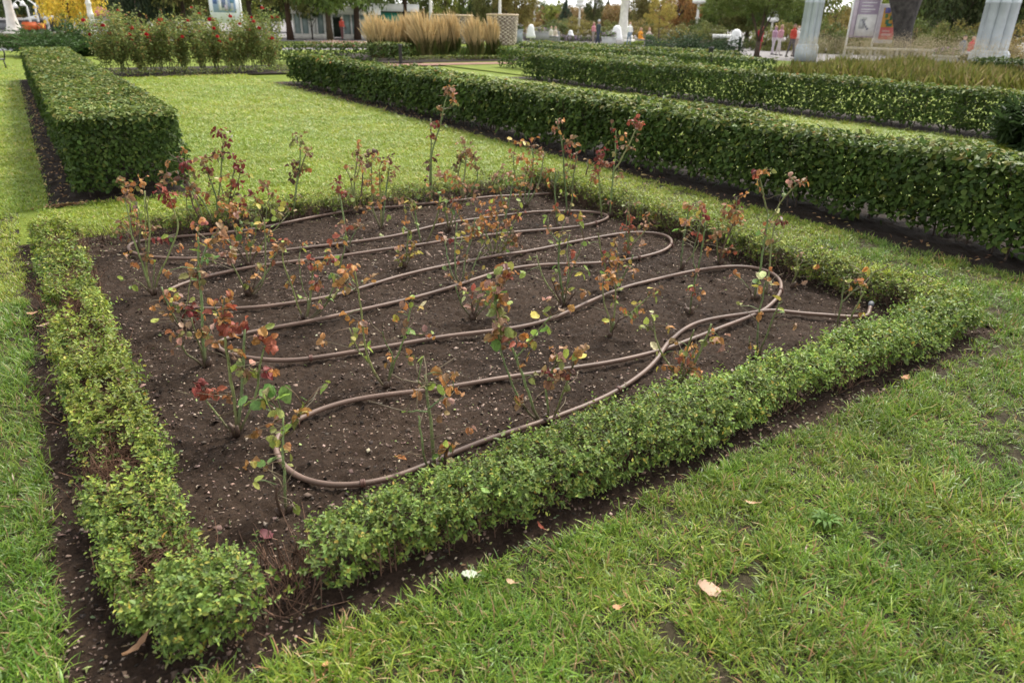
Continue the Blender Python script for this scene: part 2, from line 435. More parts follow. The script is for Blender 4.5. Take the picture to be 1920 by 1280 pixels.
def hedge(name, label, box, h, leaf, dens, ref, pal, top_pal, seed, r=.08, bump=.06, depth=.09, skirt=.05, nleaf=0, ul=None, mat=None,
          gaps=None, bare_low=None, cat="hedge", group=None, stems=None, twig_col=(.06, .042, .032), tops_up=.6, hvar=.02, warp=None, sprig=0, slen=.035, fill=0, bare=0):
    """clipped hedge filling box (x0,x1,y0,y1) to height h: shell of leaves several deep over a frame of twigs"""
    rng = np.random.default_rng(seed)
    x0, x1, y0, y1 = box
    cx, cy, hx, hy = (x0 + x1) / 2, (y0 + y1) / 2, (x1 - x0) / 2, (y1 - y0) / 2
    t = thing(name, (cx, cy, 0), label, cat, group)
    A = np.array([4 * hx * hy, 2 * hy * h, 2 * hy * h, 2 * hx * h, 2 * hx * h])
    wf = A * np.array([1, 1, .5, 1, .4])
    n = int(wf.sum() * dens / max(1, sprig))
    k = rng.choice(5, n, p=wf / wf.sum())
    u, w = rng.uniform(-1, 1, n), rng.uniform(0, 1, n)
    B = np.zeros((n, 3))
    B[:, 0] = np.select([k == 0, k == 1, k == 2], [u * hx, -hx, hx], u * hx)
    B[:, 1] = np.select([k == 0, k == 3, k == 4], [(2 * w - 1) * hy, -hy, hy], u * hy)
    B[:, 2] = np.where(k == 0, h, w * h)
    # thin out with distance, growing the leaves instead
    dist = np.hypot(B[:, 0] + cx, B[:, 1] + cy)
    g = np.maximum(1.0, dist / ref)
    keep = rng.uniform(0, 1, n) < 1 / g ** 1.3
    B, g = B[keep], g[keep]; n = len(B)
    rr = min(r, hx * .9)
    inner = np.stack([np.clip(B[:, 0], -(hx - rr), hx - rr), np.clip(B[:, 1], -(hy - rr), hy - rr), np.minimum(B[:, 2], h - rr)], 1)
    O = norm(B - inner)
    P = inner + rr * O + np.array([cx, cy, 0])
    P[:, 2] += hvar * 2 * (noise3(P * [1, 1, 0], 1.3, seed) - .5) * (P[:, 2] / h)
    nb = noise3(P, 3.0, seed + 1) * .6 + noise3(P, 8.0, seed + 2) * .4
    dp = rng.exponential(depth * .55, n)
    P += O * ((nb - .55) * bump * 2 - dp)[:, None]
    z0 = skirt * (.4 + 1.4 * noise3(P * [1, 1, 0], 4, seed + 3))
    ok = (P[:, 2] > z0)
    if gaps is not None:
        ok &= rng.uniform(0, 1, n) > gaps(P)
    if bare_low is not None:
        ok &= rng.uniform(0, 1, n) > bare_low(P, O)
    P, O, g, dp = P[ok], O[ok], g[ok], dp[ok]; n = len(P)
    if fill:      # leaves all through the inside as well
        m = int(4 * hx * hy * h * fill)
        Q = np.c_[cx + rng.uniform(-.9, .9, m) * hx, cy + rng.uniform(-.97, .97, m) * hy, rng.uniform(.1, .95, m) * h]
        gq = np.maximum(1.0, np.hypot(Q[:, 0], Q[:, 1]) / ref); kq = rng.uniform(0, 1, m) < 1 / gq ** 1.3
        Q, gq = Q[kq], gq[kq]
        P = np.concatenate([P, Q]); O = np.concatenate([O, norm(rng.normal(0, 1, Q.shape))]); g = np.concatenate([g, gq]); dp = np.concatenate([dp, np.full(len(Q), 9.0)]); n = len(P)
    tone = np.ones(n)
    if sprig:     # short leafy shoots
        ax = norm(O * .55 + np.array([0, 0, .7]) + rng.normal(0, .38, (n, 3)))
        e1 = norm(np.cross(ax, rng.normal(0, 1, (n, 3)))); e2 = np.cross(ax, e1); ph = rng.uniform(0, 6.3, n); sl = slen * g ** .5 * rng.lognormal(0, .4, n)
        lists = [[], [], [], [], [], [], [], []]; base = rng.uniform(.6, 1.35, n); szv = rng.lognormal(0, .18, n)
        for j in range(sprig):
            tt = (j + .5) / sprig; a = ph + j * 2.4
            rad = np.cos(a)[:, None] * e1 + np.sin(a)[:, None] * e2
            Dj = norm(rad * .95 + ax * (.2 + .55 * tt) + rng.normal(0, .18, (n, 3))); Nj = ax * .9 - rad * .3 + rng.normal(0, .22, (n, 3)); Nj = norm(Nj - Dj * np.sum(Nj * Dj, 1, keepdims=True))
            for lst, val in zip(lists, (P + ax * (sl * tt)[:, None], O, g, dp + (1 - tt) * .004, Dj, Nj, leaf[0] * szv * g ** .5 * rng.uniform(.7, 1.2, n) * (1.12 - .35 * tt), base * (.8 + .4 * tt))):
                lst.append(val)
        P, O, g, dp, D, N, L, tone = [np.concatenate(q) for q in lists]; n = len(P)
        W = L * leaf[1] / leaf[0] * rng.uniform(.8, 1.2, n)
    else:
        N = norm(O * .7 + np.array([0, 0, tops_up]) + rng.normal(0, .42, (n, 3)))
        D = rng.normal(0, 1, (n, 3)) + O * .5 + np.array([0, 0, -.1]); D = norm(D - N * np.sum(D * N, 1, keepdims=True))
        L = leaf[0] * g ** .55 * rng.uniform(.6, 1.25, n); W = leaf[1] * g ** .55 * rng.uniform(.7, 1.2, n)
    if warp is not None:
        P = warp(P)
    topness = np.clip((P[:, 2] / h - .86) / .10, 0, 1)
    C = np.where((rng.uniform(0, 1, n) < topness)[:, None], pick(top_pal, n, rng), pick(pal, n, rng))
    patch = .75 + .5 * noise3(P, 1.7, seed + 5)
    C = C * patch[:, None] * tone[:, None]
    sel = np.zeros(n, bool)
    if nleaf:
        px, py, pz = project(P)
        face = np.sum(norm(CAM - P) * O, 1)
        inside = (px > 6) & (px < 1914) & (py > 6) & (py < 1274) & (face > .25) & (dp < depth * .35)
        score = np.where(inside, L * W / pz ** 2, -1)
        idx = np.argsort(-score)[:nleaf]; idx = idx[score[idx] > 0]
        sel[idx] = True
        leaf_objects(t, ul, P[sel], D[sel], N[sel], L[sel], W[sel], C[sel])
    q = ~sel
    mb = MB(); leaf_cloud(mb, P[q], D[q], N[q], L[q], W[q], C[q])
    o = mb.build("foliage", mat or M_LEAF, t); o["kind"] = "stuff"
    # branching stems inside
    ns, rs, nt = stems or (int(4 * hy * 4), .008, 5)
    mb = MB()
    for i in range(ns):
        bx, by = cx + rng.uniform(-.75, .75) * hx, cy + rng.uniform(-.97, .97) * hy
        lean = rng.normal(0, .1, 2) * h
        p0 = np.array([bx, by, -.02]); p1 = np.array([bx + lean[0] * .4, by + lean[1] * .4, h * .45]); p2 = np.array([bx + lean[0], by + lean[1], h * .9])
        c = np.array(twig_col) * rng.uniform(.7, 1.3)
        mb.tube([p0, p1, p2], [rs, rs * .75, rs * .35], 4, c / .6, cap=False)
        for j in range(nt):
            s = rng.uniform(.15, .8); q0 = p0 + (p2 - p0) * s
            e = np.array([rng.uniform(-1, 1), rng.uniform(-1, 1), 0]) * min(hx, hy) * .7 + np.array([0, 0, rng.uniform(.1, .45) * h])
            q2 = q0 + e; q2[0] = np.clip(q2[0], x0 + .02, x1 - .02); q2[1] = np.clip(q2[1], y0 + .02, y1 - .02); q2[2] = min(q2[2], h * .97)
            mb.tube([q0, (q0 + q2) / 2 + rng.normal(0, .012, 3), q2], [rs * .5, rs * .4, rs * .22], 3, c / .6, cap=False)
    if bare and gaps is not None:      # bare brown shoots where the leaves have died off
        Q = np.c_[cx + rng.uniform(-1, 1, bare * 6) * hx, cy + rng.uniform(-1, 1, bare * 6) * hy, np.full(bare * 6, h * .6)]
        Q = Q[rng.uniform(0, 1, len(Q)) < gaps(Q)][:bare]
        for q in Q:
            e = q + np.array([rng.normal(0, .055), rng.normal(0, .055), h * rng.uniform(-.15, .42)]); b0 = np.array([q[0] * .7 + .3 * e[0] + rng.normal(0, .02), q[1] + rng.normal(0, .02), -.01])
            W3 = np.array([b0, (b0 + e) / 2 + rng.normal(0, .008, 3), e])
            if warp is not None:
                W3 = warp(W3)
            mb.tube(W3, [.0022, .0018, .0009], 3, np.array(twig_col) * rng.uniform(.6, 1.6) / .6, cap=False)
    o = mb.build("branches", M_TWIG, t); o["kind"] = "stuff"
    return t

def bump1(v, c, s):
    return np.exp(-((v - c) / s) ** 2)

# ---- tall clipped hedges
LH = dict(leaf=(.062, .040), ref=8.0)
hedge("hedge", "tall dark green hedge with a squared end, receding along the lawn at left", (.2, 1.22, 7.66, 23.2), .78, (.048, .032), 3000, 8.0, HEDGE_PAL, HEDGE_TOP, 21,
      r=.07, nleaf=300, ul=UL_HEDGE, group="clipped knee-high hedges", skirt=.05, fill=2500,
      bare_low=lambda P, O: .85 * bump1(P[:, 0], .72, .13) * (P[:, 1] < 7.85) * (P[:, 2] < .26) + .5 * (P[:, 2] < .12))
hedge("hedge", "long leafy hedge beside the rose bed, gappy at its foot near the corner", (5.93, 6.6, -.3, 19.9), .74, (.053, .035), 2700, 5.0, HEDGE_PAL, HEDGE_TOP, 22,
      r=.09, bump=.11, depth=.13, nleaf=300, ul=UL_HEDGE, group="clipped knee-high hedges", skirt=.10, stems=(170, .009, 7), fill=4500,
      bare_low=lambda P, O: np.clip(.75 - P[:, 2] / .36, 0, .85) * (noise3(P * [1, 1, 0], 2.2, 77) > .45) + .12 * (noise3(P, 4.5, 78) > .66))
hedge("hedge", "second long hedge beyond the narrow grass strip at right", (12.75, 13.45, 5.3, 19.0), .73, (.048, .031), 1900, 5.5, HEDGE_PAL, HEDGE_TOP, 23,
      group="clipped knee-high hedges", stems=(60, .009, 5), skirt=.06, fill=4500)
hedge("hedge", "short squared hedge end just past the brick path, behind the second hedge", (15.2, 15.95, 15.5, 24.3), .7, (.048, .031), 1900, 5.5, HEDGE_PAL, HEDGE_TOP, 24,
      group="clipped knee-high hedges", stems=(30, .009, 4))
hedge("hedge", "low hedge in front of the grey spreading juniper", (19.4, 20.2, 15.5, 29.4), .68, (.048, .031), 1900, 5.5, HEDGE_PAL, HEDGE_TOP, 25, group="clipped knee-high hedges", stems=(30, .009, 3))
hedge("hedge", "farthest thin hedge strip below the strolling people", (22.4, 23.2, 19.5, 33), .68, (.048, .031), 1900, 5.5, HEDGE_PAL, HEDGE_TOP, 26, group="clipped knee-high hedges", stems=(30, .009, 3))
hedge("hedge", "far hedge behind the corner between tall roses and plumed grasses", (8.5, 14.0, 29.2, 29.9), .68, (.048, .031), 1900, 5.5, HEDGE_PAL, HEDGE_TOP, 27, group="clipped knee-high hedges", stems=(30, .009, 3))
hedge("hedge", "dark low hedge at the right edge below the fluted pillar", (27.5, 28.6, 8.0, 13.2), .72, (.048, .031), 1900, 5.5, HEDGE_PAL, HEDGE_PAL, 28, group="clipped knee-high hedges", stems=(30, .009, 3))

# ---- low clipped edging round the rose bed
LOWG = "low edging round the rose bed"
SMALL = (.0175, .0098)
def g_left(P):
    return .93 * np.clip(1.3 * bump1(P[:, 1], 4.33, .24) * (P[:, 0] < .08) + bump1(P[:, 1], 2.62, .17) * (P[:, 0] < .08) * 1.5 + 1.0 * bump1(P[:, 1], 3.75, .13) * (P[:, 0] > -.08) + .9 * bump1(P[:, 1], 5.0, .18)
                         + .8 * bump1(P[:, 1], 5.9, .15) + .6 * bump1(P[:, 1], 3.2, .1) + .8 * bump1(P[:, 1], 1.98, .07) * (P[:, 0] > -.02) + .12 * (noise3(P, 6, 50) > .66), 0, 1)
def g_front(P):
    return .97 * np.clip(1.3 * bump1(P[:, 0], .35, .11) + .6 * bump1(P[:, 0], 2.62, .07) * (P[:, 1] < 1.68) + .55 * bump1(P[:, 0], 3.0, .09) * (P[:, 1] < 1.7) + .15 * (noise3(P, 6, 51) > .66), 0, 1)
def g_back(P):
    return np.clip(.25 + .55 * (noise3(P, 3.5, 52) > .55) + .5 * bump1(P[:, 0], .45, .3), 0, .85)
def g_right(P):
    return np.clip(.6 * (P[:, 0] < 4.3) * (P[:, 2] < .13) * (noise3(P * [0, 1, 0], 3, 53) > .35) + .2 * (noise3(P, 5, 54) > .6), 0, .92)
hedge("low_hedge", "bright green low edging along the near side of the rose bed", (.02, 4.36, 1.635, 1.89), .15, SMALL, 29000, 2.3, EDGE_PAL, EDGE_PAL, 31, r=.06, bump=.07, depth=.05, sprig=7, bare=420,
      skirt=.02, nleaf=300, ul=UL_SMALL, mat=M_SMALL, gaps=g_front, group=LOWG, stems=(420, .0026, 6), twig_col=(.10, .055, .035), hvar=.035)
hedge("low_hedge", "patchy low edging with bare brown gaps along the left side of the bed", (-.10, .17, 1.74, 6.3), .145, SMALL, 28000, 2.3, EDGE_PAL, EDGE_YEL, 32, r=.055, bump=.07, depth=.05, sprig=7, bare=900, warp=lambda P: P - np.c_[(P[:, 1] - 1.7) * .014, np.zeros((len(P), 2))],
      skirt=.02, nleaf=300, ul=UL_SMALL, mat=M_SMALL, gaps=g_left, group=LOWG, stems=(700, .0026, 7), twig_col=(.115, .06, .036), hvar=.035)
hedge("low_hedge", "thin olive-brown low edging along the far side of the bed", (.0, 4.45, 6.02, 6.28), .15, SMALL, 21000, 3.5, EDGE_OLIVE, EDGE_YEL, 33, r=.06, bump=.07, depth=.05, sprig=6, bare=350,
      skirt=.02, mat=M_SMALL, gaps=g_back, group=LOWG, stems=(420, .0026, 7), twig_col=(.085, .05, .035), hvar=.025)
hedge("low_hedge", "yellow-green low edging with a bare brown foot along the right side of the bed", (4.22, 4.52, 1.8, 6.2), .175, SMALL, 24000, 3.2, EDGE_OLIVE, EDGE_YEL, 34, r=.07, bump=.06, depth=.05, sprig=6, bare=350,
      skirt=.02, mat=M_SMALL, gaps=g_right, group=LOWG, stems=(620, .0026, 7), twig_col=(.085, .05, .035), hvar=.02)
hedge("low_hedge", "thin low edging in front of the tall red roses", (1.1, 7.2, 23.35, 23.75), .2, SMALL, 6000, 3.0, EDGE_OLIVE, EDGE_YEL, 35, r=.06, bump=.02, mat=M_SMALL, stems=(60, .004, 2))
hedge("low_hedge", "thin low edging at the right end of the tall roses", (7.2, 7.6, 23.9, 27.2), .2, SMALL, 6000, 3.0, EDGE_OLIVE, EDGE_YEL, 36, r=.06, bump=.02, mat=M_SMALL, stems=(40, .004, 2))
hedge("low_hedge", "double low edging at the foot of the plumed grasses", (13.0, 18.6, 28.3, 28.7), .22, SMALL, 7000, 3.0, EDGE_OLIVE, EDGE_YEL, 37, r=.06, bump=.02, mat=M_SMALL, stems=(40, .004, 2))
# ------------------------------------------------------------------ irrigation hose
HOSE = [(1630, 584), (1626, 592), (1616, 597), (1590, 597), (1540, 592), (1470, 587), (1420, 587), (1365, 592), (1330, 600), (1300, 606), (1275, 620), (1258, 640), (1248, 656), (1235, 675), (1210, 703), (1165, 733), (1100, 764),
        (1040, 785), (990, 803), (920, 822), (850, 850), (800, 875), (740, 900), (690, 911), (640, 916), (590, 910), (550, 895), (525, 873), (513, 845), (515, 825), (528, 808), (555, 790), (600, 768), (650, 753), (720, 743),
        (800, 733), (880, 722), (960, 709), (1010, 703), (1080, 690), (1150, 683), (1200, 671), (1240, 657), (1280, 645), (1320, 630), (1370, 608), (1415, 592), (1440, 580), (1460, 562), (1468, 545), (1466, 525), (1452, 510),
        (1420, 501), (1375, 498), (1330, 503), (1270, 515), (1200, 530), (1140, 550), (1090, 575), (1050, 595), (1000, 612), (960, 620), (900, 625), (840, 632), (780, 642), (720, 653), (650, 662), (590, 673), (540, 681), (490, 681),
        (440, 670), (410, 660), (402, 648), (410, 640), (440, 630), (500, 618), (560, 608), (620, 598), (680, 580), (740, 570), (800, 555), (850, 540), (890, 525), (940, 507), (980, 500), (1030, 496), (1080, 498), (1130, 495),
        (1180, 488), (1210, 483), (1250, 473), (1265, 460), (1262, 448), (1245, 440), (1215, 436), (1170, 438), (1130, 443), (1080, 453), (1030, 465), (980, 475), (930, 482), (880, 490), (830, 500), (780, 512), (740, 520), (700, 535),
        (660, 548), (610, 560), (560, 568), (500, 577), (450, 582), (400, 584), (350, 581), (320, 574), (304, 560), (310, 548), (330, 539), (355, 530), (400, 517), (440, 505), (490, 498), (540, 493), (600, 486), (650, 480), (700, 473),
        (760, 463), (820, 455), (870, 448), (920, 442), (965, 436), (1010, 431), (1060, 430), (1090, 426), (1120, 420), (1140, 413), (1147, 406), (1135, 400), (1100, 397), (1060, 396), (1010, 397), (960, 403), (920, 409), (870, 415),
        (820, 422), (780, 435), (740, 445), (700, 450), (650, 458), (600, 462), (550, 468), (500, 475), (450, 480), (400, 486), (350, 489), (300, 486), (260, 482), (240, 473), (236, 463), (245, 455), (270, 450), (320, 446), (370, 442),
        (420, 438), (460, 434), (500, 428), (540, 419), (600, 405), (650, 397), (700, 392), (760, 386), (820, 381), (870, 375), (920, 371), (970, 367), (1010, 365), (1035, 364)]
def catmull(P, k=5):
    P = np.asarray(P, float); Q = np.concatenate([[2 * P[0] - P[1]], P, [2 * P[-1] - P[-2]]])
    out = []
    for i in range(1, len(Q) - 2):
        for s in range(k):
            t = s / k; a, b, c, d = Q[i - 1], Q[i], Q[i + 1], Q[i + 2]
            out.append(.5 * (2 * b + (c - a) * t + (2 * a - 5 * b + 4 * c - d) * t * t + (3 * b - a - 3 * c + d) * t ** 3))
    return np.array(out + [P[-1]])
HR = .0115
hp = np.array([gp(x, y, HR) for x, y in HOSE])
for _ in range(2):   # a stiff pipe has no small kinks
    hp[2:-1] = hp[2:-1] * .6 + .2 * (hp[1:-2] + hp[3:])
hc = catmull(hp, 5)
hc[:, 2] = HR + .006 + .010 * (noise3(hc * [1, 1, 0], 3, 61) - .4)
for cx_, cy_ in ((1436, 585), (1246, 659)):        # where the pipe crosses itself the first run lies on top
    c = gp(cx_, cy_)
    d = np.hypot(hc[:, 0] - c[0], hc[:, 1] - c[1])
    first = np.arange(len(hc)) < 120
    hc[:, 2] += np.where(first, .019 * np.exp(-(d / .13) ** 2), -.004 * np.exp(-(d / .1) ** 2))
hc[0, 2] += .03; hc[1, 2] += .022; hc[2, 2] += .014; hc[3, 2] += .008; hc[4, 2] += .004
ho = thing("irrigation_hose", (2.2, 4.0, 0), "long brown irrigation hose laid in winding loops over the soil", "hose")
MB().tube(hc, HR, 12, (1, 1, 1)).build("pipe", M_HOSE, ho, smooth=True)
tip = hc[0]; dr = norm(hc[0] - hc[3])
cap_mat = mat_plain("grey_cap", (.07, .078, .09), .6, .15, 20)
MB().tube([tip - dr * .004, tip + dr * .006, tip + dr * .012, tip + dr * .03, tip + dr * .036], [.0125, .0155, .0165, .0165, .012], 12).build("end_cap", cap_mat, ho)
for x, y in ((1617, 597), (1468, 545), (1168, 731), (686, 911), (560, 788), (579, 675), (1205, 484), (1124, 420), (1266, 460)):
    c = gp(x, y, .02); i = int(np.argmin(np.linalg.norm(hc - c, axis=1))); i = min(max(i, 1), len(hc) - 2)
    T = norm(hc[i + 1] - hc[i - 1]); S = norm(np.cross(T, [0, 0, 1.0])); U = np.cross(S, T); p = hc[i]
    th = np.linspace(-.9, math.pi + .5, 12)
    mb = MB()
    for s in (-.006, -.002, .002, .006):
        pass
    ring = [p + (HR + .003) * (math.cos(a) * S + math.sin(a) * U) for a in th]
    for s in (-.006, 0, .006):
        mb.tube([q + T * s for q in ring], .0036, 5)
    leg = p + (HR + .003) * S
    mb.tube([leg + U * .004, leg - U * .014 + S * .002, leg - U * .06], [.0045, .004, .0015], 5)
    mb.build("clip", M_HOSE2, ho)

# ------------------------------------------------------------------ rose bushes
PAL = dict(rd=(.235, .07, .04), cr=(.14, .03, .025), og=(.32, .15, .05), br=(.195, .115, .055), pk=(.29, .17, .12), yl=(.32, .27, .055), gr=(.11, .18, .045), yg=(.20, .25, .05),
           ol=(.16, .165, .05), mr=(.10, .05, .035), pa=(.42, .38, .19), wh=(.45, .45, .38))
def rose_leaf_mesh(k):
    rg = random.Random(k)
    nu, nv = 4, 6
    curl = [.05, .25, .6, 1.0, 1.5][k % 5]; tw = rg.uniform(-.5, .5); side = [.15, .35, .6, .8, -.4][k % 5]
    V = []
    for j in range(nv + 1):
        t = j / nv
        wd = math.sin(math.pi * min(1, t * .93 + .06) ** .85) ** .8 * .46
        ang = -curl * t
        y = t if curl < .1 else math.sin(curl * t) / curl
        z = 0 if curl < .1 else -(1 - math.cos(curl * t)) / curl
        for i in range(nu + 1):
            s = (i / nu - .5) * 2
            ser = 1 + (.10 if (j % 2) else -.10) * (abs(s) > .9) * rg.uniform(.4, 1.6)
            w = wd * s * ser
            zz = z + abs(s) ** 1.3 * wd * side + .07 * math.sin(9 * t + 5 * s + k) * (k % 5 > 1) + .03 * math.sin(14 * t - 3 * s + 2 * k)
            a = tw * t
            V.append((w * math.cos(a) - (zz - z) * math.sin(a), y, z + (zz - z) * math.cos(a) + w * math.sin(a)))
    F = [(j * (nu + 1) + i, j * (nu + 1) + i + 1, (j + 1) * (nu + 1) + i + 1, (j + 1) * (nu + 1) + i) for j in range(nv) for i in range(nu)]
    o = MB().add(V, np.array(F)).build("rose_leaf_blade", M_ROSELEAF, smooth=True); COL.objects.unlink(o)
    return o.data
RL = [rose_leaf_mesh(k) for k in range(10)]
CG = np.array((.125, .17, .062)); CB = np.array((.085, .053, .037))

def rose(label, base, canes, clusters, seed):
    rg = np.random.default_rng(seed)
    b = gp(*base); b[2] = .0
    t = thing("rose_bush", b, label, "rose bush", "pruned roses in the bed")
    dist = np.linalg.norm(b - CAM); pxm = dist / FPX          # metres per photo pixel here
    ctr = []
    for cn in canes:
        kind = cn[0]; pts = cn[1]
        r0 = dict(t=.0074, n=.0056, s=.0036, b=.0068)[kind]
        r0 = max(r0, (2.2 if kind == 's' else 3.3) * pxm * .5)
        lean = rg.uniform(-.07, .07)
        P = []
        if len(pts) and kind != 'x':
            start = pts[0] if isinstance(pts[0], tuple) and cn[-1] == 'mid' else base
        allp = ([base] if not (cn[-1] == 'mid') else []) + list(pts)
        y0 = base[1]; m = len(allp)
        for i, (x, y) in enumerate(allp):
            f = 0 if m == 1 else (i / (m - 1))
            off = lean * f if cn[-1] != 'mid' else lean
            if i == 0 and cn[-1] != 'mid':
                q = b + np.array([0, 0, -.02])
            else:
                q = up_at(b, x, y, off)
                q[2] = max(q[2], .004)
            P.append(q)
        P = np.array(P)
        ctr.append(P)
        S = catmull(P, 4) if m > 2 else np.linspace(P[0], P[-1], 5)
        S[1:-1] += rg.normal(0, .0012, (len(S) - 2, 3))
        f = np.linspace(0, 1, len(S))
        col = CG * rg.uniform(.8, 1.3) * np.array([rg.uniform(.9, 1.3), 1, rg.uniform(.85, 1.1)])
        if kind == 'b':
            col = CB * rg.uniform(.8, 1.3)
        w = np.clip(1.15 - S[:, 2] / .10, 0, 1)[:, None] * .8
        cc = (col * (1 - w) + CB * w) / .85
        mb = MB().tube(S, r0 * (1 - .38 * f), 7, cc)
        for k in range(int(len(S) * 1.3)):            # thorns
            i = rg.integers(1, len(S) - 1); a = norm(rg.normal(0, 1, 3)); T = norm(S[i + 1] - S[i - 1]); a = norm(a - T * (a @ T))
            p = S[i] + (S[i + 1] - S[i]) * rg.uniform(0, 1); rr = r0 * (1 - .38 * f[i])
            s2 = np.cross(T, a)
            mb.add([p + a * rr * .7 + T * .004, p + a * rr * .7 - T * .003 + s2 * .0015, p + a * rr * .7 - T * .003 - s2 * .0015, p + a * (rr + .006) - T * .002], np.array([(0, 1, 3), (1, 2, 3), (2, 0, 3)]), (.16, .09, .05))
        mb.build("cane", M_CANE, t, smooth=True)
    # knobbly woody base
    mb = MB()
    for k in range(3):
        a = rg.uniform(0, 6.3); q = b + np.array([math.cos(a), math.sin(a), 0]) * rg.uniform(.0, .015)
        e = q + np.array([math.cos(a) * .02, math.sin(a) * .02, rg.uniform(.02, .05)])
        mb.tube([q - [0, 0, .02], (q + e) / 2 + rg.normal(0, .003, 3), e], [.011, .012, .006], 6, CB / .85 * rg.uniform(.6, 1.2))
    mb.build("woody_base", M_CANE, t, smooth=True)
    allc = np.concatenate([np.linspace(P[i], P[i + 1], 8) for P in ctr for i in range(len(P) - 1)]) if ctr else b[None]
    tw = MB(); ntw = 0
    clusters = list(clusters)
    for P in ctr:                                    # small dead side twigs
        for k in range(4 if len(P) > 2 else 2):
            f = rg.uniform(.2, .95); i = min(int(f * (len(P) - 1)), len(P) - 2); q = P[i] + (P[i + 1] - P[i]) * rg.uniform(0, 1)
            if q[2] < .03: continue
            e = q + np.array([rg.normal(0, .04), rg.normal(0, .04), rg.uniform(.005, .05)]); e2 = e + (e - q) * .5 + rg.normal(0, .012, 3)
            tw.tube([q, (q + e) / 2 + rg.normal(0, .004, 3), e, e2], [.0024, .002, .0016, .001], 5, np.array((.13, .10, .055)) * rg.uniform(.7, 1.3)); ntw += 1
            if rg.uniform() < .55:
                x, y, _z = project(e2); clusters.append((float(x), float(y), ['br2', 'br1 og1', 'ol1', 'pk1 og1', 'yg2', 'og2', 'gr1 yg1', 'yl1 og1'][rg.integers(0, 8)], 3.5))
    for cl in clusters:
        x, y, spec = cl[0], cl[1], cl[2]
        spread = (cl[3] if len(cl) > 3 else 8) * pxm
        size = cl[4] if len(cl) > 4 else 1.0
        near = allc[np.argmin(np.linalg.norm(allc - up_at(b, x, y), axis=1))]
        n2 = np.array([b[0], b[1]]); n2 /= np.linalg.norm(n2)
        dd = (near[:2] - b[:2]) @ n2
        c = up_at(b, x, y, dd + rg.uniform(-.02, .02)); c[2] = max(c[2], .012)
        anchor = near
        gap = np.linalg.norm(c - near)
        if gap > .012:
            mid = (near + c) / 2 + np.array([0, 0, .12 * gap])
            tw.tube([near, mid, c], [.0021, .0017, .0012], 5, np.array((.16, .10, .06)) if rg.uniform() < .5 else CG * 1.2); ntw += 1
        for token in spec.split():
            colr = np.array(PAL[token[:2]]); n = int(token[2:])
            if token[:2] not in ('gr', 'yg', 'yl', 'pa', 'wh'): n = int(n * (1.7 if dist < 5 else 2.4) + .5)
            for k in range(n):
                off = rg.normal(0, 1, 3) * spread * np.array([.55, .55, .52])
                p = c + off; p[2] = max(p[2], .010)
                d = norm(off * 1.0 / max(spread, 1e-4) + rg.normal(0, .55, 3) + np.array([0, 0, -.45]))
                nn = norm(np.array([0, 0, .9]) + rg.normal(0, .55, 3) - .25 * np.append(n2, 0)); nn = norm(nn - d * (nn @ d)); s = np.cross(d, nn)
                young = token[:2] in ('gr', 'yg', 'yl', 'pa')
                L = (.040 if young else .038) * size * rg.uniform(.65, 1.25) * max(1, dist / 5.5) ** .5; W = L * rg.uniform(.6, .9)
                v = [0, 1, 5, 6][rg.integers(0, 4)] if young else [2, 3, 4, 7, 8, 9, 1][rg.integers(0, 7)]
                o = bpy.data.objects.new("leaf", RL[v]); COL.objects.link(o); o.parent = t
                pp = p - b
                o.matrix_local = Matrix(((s[0] * W, d[0] * L, nn[0] * W, pp[0]), (s[1] * W, d[1] * L, nn[1] * W, pp[1]), (s[2] * W, d[2] * L, nn[2] * W, pp[2]), (0, 0, 0, 1)))
                cv = colr * rg.uniform(.8, 1.5) * rg.uniform(.88, 1.12, 3)
                o.color = (*np.clip(cv, 0, .8), 1)
                if np.linalg.norm(off) > .012:
                    tw.tube([c, p], [.0012, .0008], 4, np.array((.20, .10, .06))); ntw += 1
    if ntw:
        tw.build("leaf_stalks", M_CANE, t)["kind"] = "stuff"
    return t

